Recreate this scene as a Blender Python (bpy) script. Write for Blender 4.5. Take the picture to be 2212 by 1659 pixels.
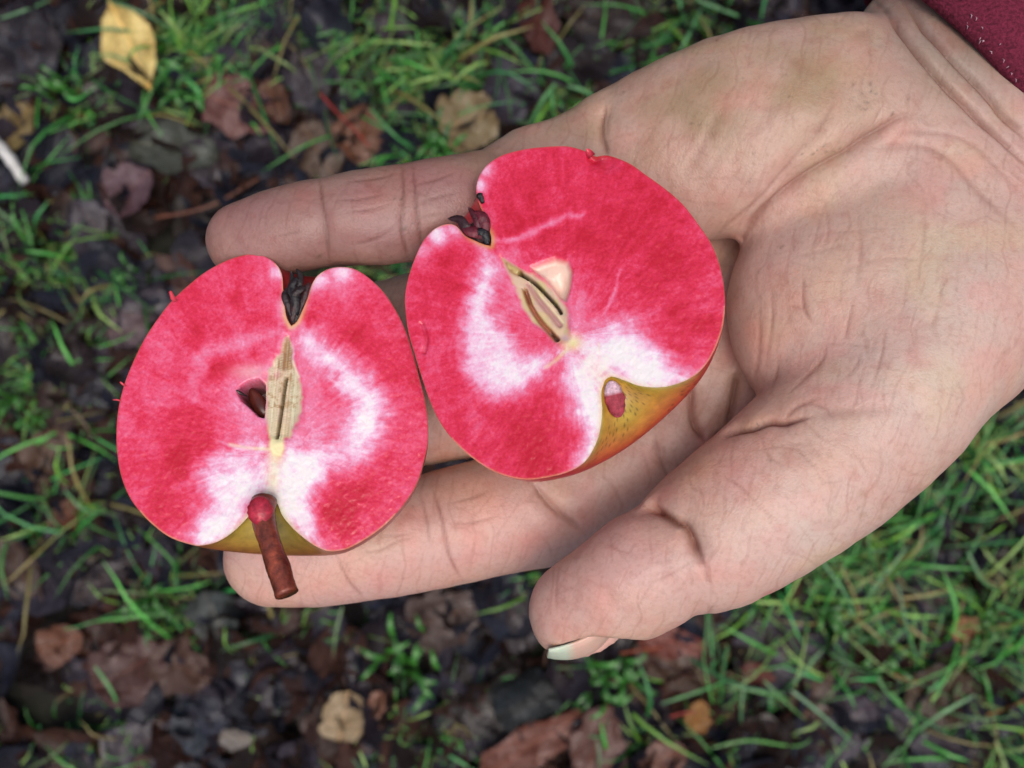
import bpy, math, random
import numpy as np
from mathutils import Vector
from mathutils.geometry import delaunay_2d_cdt

for o in list(bpy.data.objects):
    bpy.data.objects.remove(o)
scene = bpy.context.scene
COL = scene.collection
rng = np.random.default_rng(7)
random.seed(7)

# ------------------------------------------------------------------ camera
CAM_H = 0.80                 # camera height above the ground (m)
D = 165.0                    # camera to apple plane (mm)
HFOV = math.radians(58.0)
PW, PH = 2212.0, 1659.0      # measuring frame used while tracing sizes
S0 = 2 * D * math.tan(HFOV / 2) / PW          # mm per traced pixel on the apple plane
cam_d = bpy.data.cameras.new('camera')
cam_d.sensor_width = 36.0
cam_d.angle = HFOV
cam_d.clip_start = 0.005
cam_d.clip_end = 400.0
cam_d.dof.use_dof = True
cam_d.dof.focus_distance = 0.170
cam_d.dof.aperture_fstop = 19.0
cam = bpy.data.objects.new('camera', cam_d)
cam.location = (0, 0, CAM_H)
COL.objects.link(cam)
scene.camera = cam

# ------------------------------------------------------------------ light
SUN_EL, SUN_AZ = math.radians(78), math.radians(-60)     # azimuth measured from +X, towards +Y
world = bpy.data.worlds.new('World')
scene.world = world
world.use_nodes = True
wn = world.node_tree.nodes
wl = world.node_tree.links
bgn = wn['Background']
sky = wn.new('ShaderNodeTexSky')
sky.sky_type = 'NISHITA'
sky.sun_disc = False
sky.sun_elevation = SUN_EL
sky.sun_rotation = math.pi / 2 - SUN_AZ
sky.air_density = 1.0
sky.dust_density = 5.0
sky.ozone_density = 1.0
wl.new(sky.outputs[0], bgn.inputs[0])
bgn.inputs[1].default_value = 0.125
sun_d = bpy.data.lights.new('sun', 'SUN')
sun_d.energy = 1.25
sun_d.angle = math.radians(50)
sun_d.color = (1.0, 0.97, 0.94)
sun = bpy.data.objects.new('sun', sun_d)
sdir = Vector((math.cos(SUN_EL) * math.cos(SUN_AZ), math.cos(SUN_EL) * math.sin(SUN_AZ), math.sin(SUN_EL)))
sun.rotation_euler = sdir.to_track_quat('Z', 'Y').to_euler()
sun.location = (0, 0, 3)
COL.objects.link(sun)
scene.view_settings.view_transform = 'Standard'
scene.view_settings.look = 'None'
scene.view_settings.gamma = 1.0
scene.view_settings.use_curve_mapping = False
scene.view_settings.exposure = 0.26

# ------------------------------------------------------------------ helpers
def lin(c):
    c = np.asarray(c, float) / 255.0
    return np.where(c <= 0.04045, c / 12.92, ((c + 0.055) / 1.055) ** 2.4)

def mm(px, py, z):
    """traced pixel at depth z (mm, 0 = apple plane, towards camera positive) -> mm coordinates"""
    s = S0 * (D - z) / D
    return np.array([(px - PW / 2) * s, (PH / 2 - py) * s, z])

ZP = CAM_H * 1000 - D        # height of the apple plane above ground, mm
def to_world(v):
    v = np.array(v, float)
    v[..., 2] += ZP
    return v * 0.001

def ground_xy(px, py, h=0.0):
    s = S0 * (CAM_H * 1000 - h) / D * 0.001
    return (px - PW / 2) * s, (PH / 2 - py) * s
SG = S0 * CAM_H * 1000 / D * 0.001

def sstep(a, b, x):
    t = np.clip((x - a) / (b - a), 0, 1)
    return t * t * (3 - 2 * t)

_perm = np.random.default_rng(3).random((64, 64, 64)).astype(np.float32)
def vnoise(p, f):
    """trilinear value noise, p (n,3)"""
    q = p * f
    i = np.floor(q).astype(int)
    u = q - i
    u = u * u * (3 - 2 * u)
    r = 0
    for dx in (0, 1):
        for dy in (0, 1):
            for dz in (0, 1):
                w = (u[:, 0] if dx else 1 - u[:, 0]) * (u[:, 1] if dy else 1 - u[:, 1]) * (u[:, 2] if dz else 1 - u[:, 2])
                r = r + w * _perm[(i[:, 0] + dx) % 64, (i[:, 1] + dy) % 64, (i[:, 2] + dz) % 64]
    return r - 0.5

def poly_dist(x, y, pts):
    """distance to polyline and parameter along it (0..1)"""
    best = np.full(x.shape, 1e9)
    tt = np.zeros(x.shape)
    n = len(pts) - 1
    for k in range(n):
        ax, ay = pts[k]
        bx, by = pts[k + 1]
        dx, dy = bx - ax, by - ay
        L = dx * dx + dy * dy + 1e-9
        t = np.clip(((x - ax) * dx + (y - ay) * dy) / L, 0, 1)
        d = np.hypot(x - ax - t * dx, y - ay - t * dy)
        m = d < best
        best = np.where(m, d, best)
        tt = np.where(m, (k + t) / n, tt)
    return best, tt

def in_poly(x, y, pts):
    inside = np.zeros(x.shape, bool)
    n = len(pts)
    j = n - 1
    for i in range(n):
        xi, yi = pts[i]
        xj, yj = pts[j]
        c = ((yi > y) != (yj > y)) & (x < (xj - xi) * (y - yi) / (yj - yi + 1e-12) + xi)
        inside ^= c
        j = i
    return inside

def poly_mask(x, y, pts, soft):
    d, _ = poly_dist(x, y, list(pts) + [pts[0]])
    s = np.where(in_poly(x, y, pts), d, -d)
    return sstep(-soft, soft, s)

def catmull(P, n):
    P = np.asarray(P, float)
    Q = np.vstack([2 * P[0] - P[1], P, 2 * P[-1] - P[-2]])
    out = []
    for i in range(1, len(Q) - 2):
        for k in range(n):
            t = k / n
            a, b, c, d = Q[i - 1], Q[i], Q[i + 1], Q[i + 2]
            out.append(0.5 * (2 * b + (c - a) * t + (2 * a - 5 * b + 4 * c - d) * t * t + (3 * b - a - 3 * c + d) * t ** 3))
    out.append(P[-1])
    return np.array(out)

def mesh_obj(name, V, F, mat, parent=None, smooth=True, cols=None, floats=None):
    me = bpy.data.meshes.new(name)
    if isinstance(F, np.ndarray):
        nv, nf, k = len(V), len(F), F.shape[1]
        me.vertices.add(nv)
        me.vertices.foreach_set('co', np.asarray(V, np.float32).ravel())
        me.loops.add(nf * k)
        me.polygons.add(nf)
        me.polygons.foreach_set('loop_start', np.arange(0, nf * k, k, dtype=np.int32))
        me.loops.foreach_set('vertex_index', F.astype(np.int32).ravel())
        me.update(calc_edges=True)
        me.validate()
    else:
        me.from_pydata([tuple(v) for v in V], [], F)
    if smooth:
        me.polygons.foreach_set('use_smooth', np.ones(len(me.polygons), bool))
    if cols is not None:
        a = me.color_attributes.new('col', 'FLOAT_COLOR', 'POINT')
        c4 = np.ones((len(me.vertices), 4), np.float32)
        c4[:, :3] = cols
        a.data.foreach_set('color', c4.ravel())
    for k, arr in (floats or {}).items():
        a = me.attributes.new(k, 'FLOAT', 'POINT')
        a.data.foreach_set('value', np.asarray(arr, np.float32))
    if mat:
        me.materials.append(mat)
    ob = bpy.data.objects.new(name, me)
    COL.objects.link(ob)
    if parent:
        ob.parent = parent
    return ob

def empty(name, label, cat, group=None):
    o = bpy.data.objects.new(name, None)
    o.empty_display_size = 0.01
    COL.objects.link(o)
    tag(o, label, cat, group)
    return o

def tag(o, label=None, cat=None, group=None, kind=None):
    if label: o['label'] = label
    if cat: o['category'] = cat
    if group: o['group'] = group
    if kind: o['kind'] = kind
    return o

class NT:
    def __init__(s, name):
        s.m = bpy.data.materials.new(name)
        s.m.use_nodes = True
        s.n = s.m.node_tree.nodes
        s.l = s.m.node_tree.links
        s.b = s.n['Principled BSDF']
    def new(s, t, **kw):
        nd = s.n.new(t)
        for k, v in kw.items():
            if k.startswith('i_'):
                key = k[2:]
                nd.inputs[int(key) if key.isdigit() else key.replace('_', ' ')].default_value = v
            else:
                setattr(nd, k, v)
        return nd
    def link(s, a, b):
        s.l.new(a, b)
    def noise(s, scale, detail=3, rough=0.6, coord=None, dist=0.0):
        nd = s.new('ShaderNodeTexNoise')
        nd.inputs['Scale'].default_value = scale
        nd.inputs['Detail'].default_value = detail
        nd.inputs['Roughness'].default_value = rough
        nd.inputs['Distortion'].default_value = dist
        if coord is not None:
            s.link(coord, nd.inputs['Vector'])
        return nd
    def math(s, op, a, b=None):
        nd = s.new('ShaderNodeMath', operation=op)
        for i, v in enumerate((a, b)):
            if v is None: continue
            if isinstance(v, (int, float)): nd.inputs[i].default_value = v
            else: s.link(v, nd.inputs[i])
        return nd.outputs[0]
    def mix(s, fac, a, b, blend='MIX'):
        nd = s.new('ShaderNodeMix', data_type='RGBA', blend_type=blend)
        for idx, v in ((0, fac), (6, a), (7, b)):
            if isinstance(v, (int, float)): nd.inputs[idx].default_value = v
            elif isinstance(v, (tuple, list, np.ndarray)): nd.inputs[idx].default_value = tuple(v[:3]) + (1,)
            else: s.link(v, nd.inputs[idx])
        return nd.outputs[2]
    def ramp(s, fac, stops, interp='LINEAR'):
        nd = s.new('ShaderNodeValToRGB')
        cr = nd.color_ramp
        cr.interpolation = interp
        while len(cr.elements) < len(stops): cr.elements.new(0.5)
        for e, (p, c) in zip(cr.elements, stops):
            e.position = p
            e.color = tuple(c[:3]) + (1,)
        s.link(fac, nd.inputs[0])
        return nd.outputs[0]
    def bump(s, height, strength=0.3, dist=0.001, normal=None):
        nd = s.new('ShaderNodeBump')
        nd.inputs['Strength'].default_value = strength
        nd.inputs['Distance'].default_value = dist
        s.link(height, nd.inputs['Height'])
        if normal is not None: s.link(normal, nd.inputs['Normal'])
        return nd.outputs[0]

# ------------------------------------------------------------------ materials
def skin_material():
    t = NT('skin')
    co = t.new('ShaderNodeTexCoord').outputs['Object']
    att = t.new('ShaderNodeAttribute', attribute_name='col').outputs['Color']
    n1 = t.noise(160, 5, 0.65, co)
    n2 = t.noise(1100, 4, 0.6, co)
    n3 = t.noise(45, 3, 0.55, co)
    def lines(period_mm, ang, lo, dist, seed):
        """broken, slightly wandering parallel wrinkles"""
        mp = t.new('ShaderNodeMapping')
        mp.inputs['Location'].default_value = (seed * .01, seed * .007, 0)
        mp.inputs['Rotation'].default_value = (0, 0, math.radians(ang))
        mp.inputs['Scale'].default_value = (1.0, 1.0, 0.3)
        t.link(co, mp.inputs['Vector'])
        wv = t.new('ShaderNodeTexWave', bands_direction='X')
        sc_w = 2 * math.pi / (20 * period_mm * .001)
        wv.inputs['Scale'].default_value = sc_w
        wv.inputs['Distortion'].default_value = dist
        wv.inputs['Detail'].default_value = 2.0
        wv.inputs['Detail Scale'].default_value = 90.0 / sc_w
        wv.inputs['Detail Roughness'].default_value = 0.45
        t.link(mp.outputs[0], wv.inputs['Vector'])
        mr = t.new('ShaderNodeMapRange', interpolation_type='SMOOTHSTEP')
        t.link(wv.outputs['Fac'], mr.inputs[0])
        mr.inputs[1].default_value = lo; mr.inputs[2].default_value = 1.0
        gn = t.noise(110, 2, 0.5, mp.outputs[0])
        gt = t.ramp(gn.outputs[0], [(0.46, (0, 0, 0)), (0.60, (1, 1, 1))])
        return t.math('MULTIPLY', mr.outputs[0], gt)
    wr = lines(4.2, 8, .90, 7.0, 1.3)
    wr = t.math('MAXIMUM', wr, t.math('MULTIPLY', lines(3.1, 24, .84, 6.0, 5.1), .7))
    wr = t.math('MAXIMUM', wr, t.math('MULTIPLY', lines(5.0, -75, .92, 8.0, 9.7), .6))
    wr = t.math('MAXIMUM', wr, t.math('MULTIPLY', lines(1.5, 14, .65, 5.0, 17.0), .28))
    wr = t.math('MAXIMUM', wr, t.math('MULTIPLY', lines(1.8, -62, .70, 5.0, 23.0), .18))
    c = t.mix(t.ramp(n1.outputs[0], [(0.40, (0, 0, 0)), (0.68, (0.5, 0.5, 0.5))]), att, (1.06, 0.86, 0.83), 'MULTIPLY')
    c = t.mix(t.ramp(n3.outputs[0], [(0.45, (0, 0, 0)), (0.7, (0.6, 0.6, 0.6))]), c, (0.96, 1.0, 0.86), 'MULTIPLY')
    c = t.mix(t.ramp(n2.outputs[0], [(0.48, (0, 0, 0)), (0.72, (0.6, 0.6, 0.6))]), c, (0.80, 0.74, 0.70), 'MULTIPLY')
    c = t.mix(t.math('MULTIPLY', wr, 0.27), c, (0.62, 0.45, 0.40), 'MULTIPLY')
    t.link(c, t.b.inputs['Base Color'])
    t.b.inputs['Roughness'].default_value = 0.43
    t.b.inputs['Specular IOR Level'].default_value = 0.45
    t.b.inputs['Subsurface Weight'].default_value = 0.16
    t.b.inputs['Subsurface Radius'].default_value = (1.0, 0.35, 0.2)
    t.b.inputs['Subsurface Scale'].default_value = 0.0018
    vor = t.new('ShaderNodeTexVoronoi', feature='DISTANCE_TO_EDGE')
    vor.inputs['Scale'].default_value = 1300
    t.link(co, vor.inputs['Vector'])
    h = t.math('ADD', t.math('MULTIPLY', n2.outputs[0], 0.6), t.math('MULTIPLY', t.math('MINIMUM', vor.outputs[0], 0.25), 1.0))
    h = t.math('SUBTRACT', h, t.math('MULTIPLY', wr, 0.26))
    t.link(t.bump(h, 0.34, 0.00026), t.b.inputs['Normal'])
    return t.m

def flesh_material():
    t = NT('apple_flesh')
    co = t.new('ShaderNodeTexCoord').outputs['Object']
    w = t.new('ShaderNodeAttribute', attribute_name='white').outputs['Fac']
    tint = t.new('ShaderNodeAttribute', attribute_name='col').outputs['Color']
    ta = t.new('ShaderNodeAttribute', attribute_name='tint').outputs['Fac']
    n1 = t.noise(520, 7, 0.76, co, 0.4)
    n2 = t.noise(95, 4, 0.6, co, 0.8)
    n3 = t.noise(1500, 3, 0.7, co)
    f = t.math('ADD', w, t.math('MULTIPLY', t.math('SUBTRACT', n1.outputs[0], 0.5), 0.46))
    f = t.math('ADD', f, t.math('MULTIPLY', t.math('SUBTRACT', n2.outputs[0], 0.5), 0.50))
    f = t.math('ADD', f, t.math('MULTIPLY', t.math('SUBTRACT', n3.outputs[0], 0.5), 0.35))
    c = t.ramp(f, [(0.0, lin((190, 14, 42))), (0.18, lin((212, 40, 74))), (0.34, lin((222, 78, 112))), (0.52, lin((224, 118, 150))),
                   (0.72, lin((230, 172, 198))), (0.9, lin((234, 214, 222))), (1.0, lin((234, 226, 222)))])
    c = t.mix(ta, c, tint)
    t.link(c, t.b.inputs['Base Color'])
    t.b.inputs['Roughness'].default_value = 0.27
    t.b.inputs['Specular IOR Level'].default_value = 0.5
    t.b.inputs['Subsurface Weight'].default_value = 0.25
    t.b.inputs['Coat Weight'].default_value = 0.2
    t.b.inputs['Coat Roughness'].default_value = 0.18
    t.b.inputs['Subsurface Radius'].default_value = (1.0, 0.5, 0.5)
    t.b.inputs['Subsurface Scale'].default_value = 0.001
    h = t.math('ADD', n1.outputs[0], t.math('MULTIPLY', n3.outputs[0], 0.7))
    t.link(t.bump(h, 0.10, 0.0005), t.b.inputs['Normal'])
    return t.m

def vcol_material(name, rough=0.4, spec=0.5, nscale=400, namp=0.3, bump=0.3, bdist=0.0003, coat=0.0, sss=0.0):
    t = NT(name)
    co = t.new('ShaderNodeTexCoord').outputs['Object']
    att = t.new('ShaderNodeAttribute', attribute_name='col').outputs['Color']
    n1 = t.noise(nscale, 5, 0.65, co)
    g = t.ramp(n1.outputs[0], [(0.3, (1 - namp,) * 3), (0.7, (1 + namp,) * 3)])
    t.link(t.mix(1.0, att, g, 'MULTIPLY'), t.b.inputs['Base Color'])
    t.b.inputs['Roughness'].default_value = rough
    t.b.inputs['Specular IOR Level'].default_value = spec
    t.b.inputs['Coat Weight'].default_value = coat
    if sss:
        t.b.inputs['Subsurface Weight'].default_value = sss
        t.b.inputs['Subsurface Scale'].default_value = 0.001
    t.link(t.bump(n1.outputs[0], bump, bdist), t.b.inputs['Normal'])
    return t.m

def leaf_material():
    t = NT('fallen_leaf')
    tc = t.new('ShaderNodeTexCoord')
    oi = t.new('ShaderNodeObjectInfo')
    uv = tc.outputs['UV']
    sep = t.new('ShaderNodeSeparateXYZ'); t.link(uv, sep.inputs[0])
    off = t.new('ShaderNodeVectorMath', operation='ADD')
    t.link(tc.outputs['Object'], off.inputs[0])
    comb = t.new('ShaderNodeCombineXYZ')
    t.link(t.math('MULTIPLY', oi.outputs['Random'], 37.0), comb.inputs[0])
    t.link(t.math('MULTIPLY', oi.outputs['Random'], 11.0), comb.inputs[1])
    t.link(comb.outputs[0], off.inputs[1])
    co = off.outputs[0]
    n1 = t.noise(55, 5, 0.65, co, 0.6)
    n2 = t.noise(320, 4, 0.65, co)
    base = oi.outputs['Color']
    c = t.mix(t.ramp(n1.outputs[0], [(0.35, (0, 0, 0)), (0.65, (1, 1, 1))]), base, t.mix(1.0, base, (0.42, 0.36, 0.36), 'MULTIPLY'))
    c = t.mix(t.ramp(n2.outputs[0], [(0.45, (0, 0, 0)), (0.75, (0.6, 0.6, 0.6))]), c, t.mix(1.0, base, (1.5, 1.35, 1.2), 'MULTIPLY'))
    # midrib and side veins
    av = t.math('ABSOLUTE', t.math('SUBTRACT', sep.outputs[1], 0.5))
    mid = t.math('LESS_THAN', av, 0.022)
    sv = t.math('FRACT', t.math('SUBTRACT', t.math('MULTIPLY', sep.outputs[0], 9.0), t.math('MULTIPLY', av, 7.0)))
    side = t.math('LESS_THAN', sv, 0.10)
    vein = t.math('MAXIMUM', t.math('MULTIPLY', mid, 0.8), t.math('MULTIPLY', side, 0.4))
    c = t.mix(vein, c, t.mix(1.0, base, (1.35, 1.1, 0.9), 'MULTIPLY'))
    t.link(c, t.b.inputs['Base Color'])
    t.link(t.ramp(n1.outputs[0], [(0.35, (0.55,) * 3), (0.6, (0.08,) * 3)]), t.b.inputs['Specular IOR Level'])
    rr = t.ramp(n1.outputs[0], [(0.35, (0.16,) * 3), (0.7, (0.42,) * 3)])
    t.link(rr, t.b.inputs['Roughness'])
    h = t.math('ADD', t.math('MULTIPLY', n1.outputs[0], 2.0), t.math('MULTIPLY', n2.outputs[0], 0.4))
    h = t.math('SUBTRACT', h, t.math('MULTIPLY', vein, 0.35))
    t.link(t.bump(h, 0.9, 0.0022), t.b.inputs['Normal'])
    return t.m

def soil_material():
    t = NT('soil')
    co = t.new('ShaderNodeTexCoord').outputs['Object']
    n1 = t.noise(38, 6, 0.7, co, 0.4)
    n2 = t.noise(4, 4, 0.6, co)
    n3 = t.noise(260, 4, 0.7, co)
    c = t.ramp(n1.outputs[0], [(0.3, (0.008, 0.006, 0.005)), (0.55, (0.022, 0.017, 0.014)), (0.75, (0.05, 0.036, 0.03))])
    c = t.mix(t.ramp(n2.outputs[0], [(0.45, (0, 0, 0)), (0.62, (0.6, 0.6, 0.6))]), c, (0.02, 0.035, 0.010))
    t.link(c, t.b.inputs['Base Color'])
    t.b.inputs['Roughness'].default_value = 0.6
    h = t.math('ADD', n1.outputs[0], t.math('MULTIPLY', n3.outputs[0], 0.3))
    t.link(t.bump(h, 1.0, 0.02), t.b.inputs['Normal'])
    return t.m

M_SKIN = skin_material()
M_FLESH = flesh_material()
M_PEEL = vcol_material('apple_peel', 0.33, 0.5, 500, 0.25, 0.12, 0.0003, 0.15)
M_STEM = vcol_material('stem_bark', 0.27, 0.5, 750, 0.55, 0.45, 0.0005)
M_CUT = vcol_material('cut_stem', 0.6, 0.3, 900, 0.45, 0.8, 0.0006)
M_DARK = vcol_material('wet_dark_tissue', 0.42, 0.6, 700, 0.6, 0.8, 0.0006)
M_SEED = vcol_material('seed_coat', 0.25, 0.5, 500, 0.4, 0.2, 0.0002)
M_NAIL = vcol_material('nail', 0.35, 0.5, 300, 0.10, 0.15, 0.0002, 0.0, 0.2)
M_CLOTH = vcol_material('knit_cloth', 0.9, 0.2, 1400, 0.55, 1.0, 0.0008)
M_FUZZ = vcol_material('cloth_fuzz', 0.9, 0.2, 900, 0.2, 0.2, 0.0002)
M_GRASS = vcol_material('grass_blade', 0.38, 0.5, 120, 0.30, 0.2, 0.0004)
M_TWIG = vcol_material('twig_bark', 0.5, 0.5, 300, 0.4, 0.6, 0.0006)
M_LEAF = leaf_material()
M_LITTER = vcol_material('litter_fragment', 0.28, 0.2, 90, 0.6, 0.9, 0.0025)
M_SOIL = soil_material()

# ------------------------------------------------------------------ ground
N = 60
gx = np.linspace(-1, 1, N)
gx = np.sign(gx) * (np.abs(gx) * 0.9 + np.abs(gx) ** 6 * 120)
X, Y = np.meshgrid(gx, gx, indexing='ij')
Zg = np.where(np.hypot(X, Y) < 3, 0.006 * np.sin(X * 9) * np.cos(Y * 7), 0) - 0.006
V = np.stack([X.ravel(), Y.ravel(), Zg.ravel()], 1)
ii, jj = np.meshgrid(np.arange(N - 1), np.arange(N - 1), indexing='ij')
a = (ii * N + jj).ravel()
F = np.stack([a, a + N, a + N + 1, a + 1], 1)
tag(mesh_obj('ground', V, F, M_SOIL), kind='structure')

GRASS_BLOBS = [(430,120,110,1),(180,200,70,.7),(800,120,130,.8),(970,150,110,1),(1000,60,100,.8),(1220,220,70,.9),(900,300,90,1.0),
    (1500,60,90,1),(1380,110,60,.8),(120,640,130,1),(60,800,100,.9),(200,900,70,.6),(150,1120,80,.8),(350,1290,90,.8),(620,1400,110,.4),
    (850,1360,90,.9),(940,1530,100,1),(800,1420,60,.8),(1180,1250,80,.9),(1290,1460,50,.9),(1750,1300,160,.9),(1950,1150,180,1.1),
    (2100,1000,150,1.1),(2120,1350,160,1),(1900,1450,150,.6),(2180,1600,120,.8),(1600,1560,120,.6),(1380,1600,60,.6),(230,1620,120,.5),
    (820,600,80,.9),(60,500,70,.5),(300,40,70,.5),(640,60,70,.7)]
def grass_w(px, py):
    w = np.zeros(np.shape(px))
    for x, y, s, k in GRASS_BLOBS:
        w = np.maximum(w, k * np.exp(-((px - x) ** 2 + (py - y) ** 2) / (2 * (s * 0.85) ** 2)))
    out = (px < -60) | (px > PW + 60) | (py < -60) | (py > PH + 60)
    nz = vnoise(np.stack([np.asarray(px, float), np.asarray(py, float), np.zeros(np.shape(px))], 1), 0.006) + 0.45
    return np.where(out, np.maximum(w, sstep(0.35, 0.75, nz)), w ** 2.2 * sstep(.1, .55, nz + .1))

# ---- fallen leaves -------------------------------------------------
def leaf_grid(L, Wd, tip=1.0, base=1.0, curl=0.15, roll=0.2, wav=0.06, nu=10, nv=5, seed=0, notch=0.0, edge=1.0):
    """leaf blade of length L, width Wd (m), base at -L/2, closed thin sheet with a curl"""
    r = np.random.default_rng(seed)
    ph = r.random(8) * 6.28
    V, UV = [], []
    for i in range(nu + 1):
        u = i / nu
        w = (math.sin(math.pi * min(1, u ** (0.75 / base))) ** (0.62 * tip)) if 0 < u < 1 else 0.0
        w *= (1 + edge * (0.10 * math.sin(u * 17 + ph[0]) + 0.07 * math.sin(u * 29 + ph[1])))
        w = max(w, 0.02)
        for j in range(-nv, nv + 1):
            v = j / nv
            side = 1 + 0.12 * edge * math.sin(u * 13 + ph[2] + (1.5 if v > 0 else 0)) * abs(v)
            x = (u - 0.5) * L
            y = v * w * Wd / 2 * side
            x += notch * 0.1 * L * abs(v) * math.sin(u * 21 + ph[3])
            z = curl * L * ((u - 0.5) ** 2) * 1.3 + roll * Wd * (v * w) ** 2 * (1 + 0.6 * math.sin(u * 5 + ph[4]))
            z += wav * L * (math.sin(u * 8 + ph[5] + v * 2) * v * 0.5 + 0.35 * math.sin(u * 15 + v * 7 + ph[6]))
            z -= 0.02 * Wd * (1 - min(1, abs(v) * 4))
            V.append((x, y, z))
            UV.append((u, v * 0.5 * w + 0.5))
    m = 2 * nv + 1
    F = [(i * m + j, (i + 1) * m + j, (i + 1) * m + j + 1, i * m + j + 1) for i in range(nu) for j in range(m - 1)]
    return V, F, UV

def leaf_mesh(name, *a, **k):
    V, F, UV = leaf_grid(*a, **k)
    me = bpy.data.meshes.new(name)
    me.from_pydata(V, [], F)
    me.polygons.foreach_set('use_smooth', np.ones(len(F), bool))
    ul = me.uv_layers.new(name='UVMap')
    for lp in me.loops:
        ul.data[lp.index].uv = UV[lp.vertex_index]
    me.materials.append(M_LEAF)
    return me

def tube(path, radii, sides=8, cap=True):
    P = np.asarray(path, float)
    V, F = [], []
    for i in range(len(P)):
        t = P[min(i + 1, len(P) - 1)] - P[max(i - 1, 0)]
        t /= np.linalg.norm(t) + 1e-12
        a = np.cross(t, (0, 0, 1)); 
        if np.linalg.norm(a) < 1e-3: a = np.cross(t, (0, 1, 0))
        a /= np.linalg.norm(a); b = np.cross(a, t)
        for k in range(sides):
            an = 2 * math.pi * k / sides
            V.append(P[i] + radii[i] * (a * math.cos(an) + b * math.sin(an)))
    n = sides
    for i in range(len(P) - 1):
        for k in range(n):
            F.append((i * n + k, i * n + (k + 1) % n, (i + 1) * n + (k + 1) % n, (i + 1) * n + k))
    if cap:
        F.append(tuple(range(n))[::-1]); F.append(tuple((len(P) - 1) * n + k for k in range(n)))
    return V, F

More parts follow.
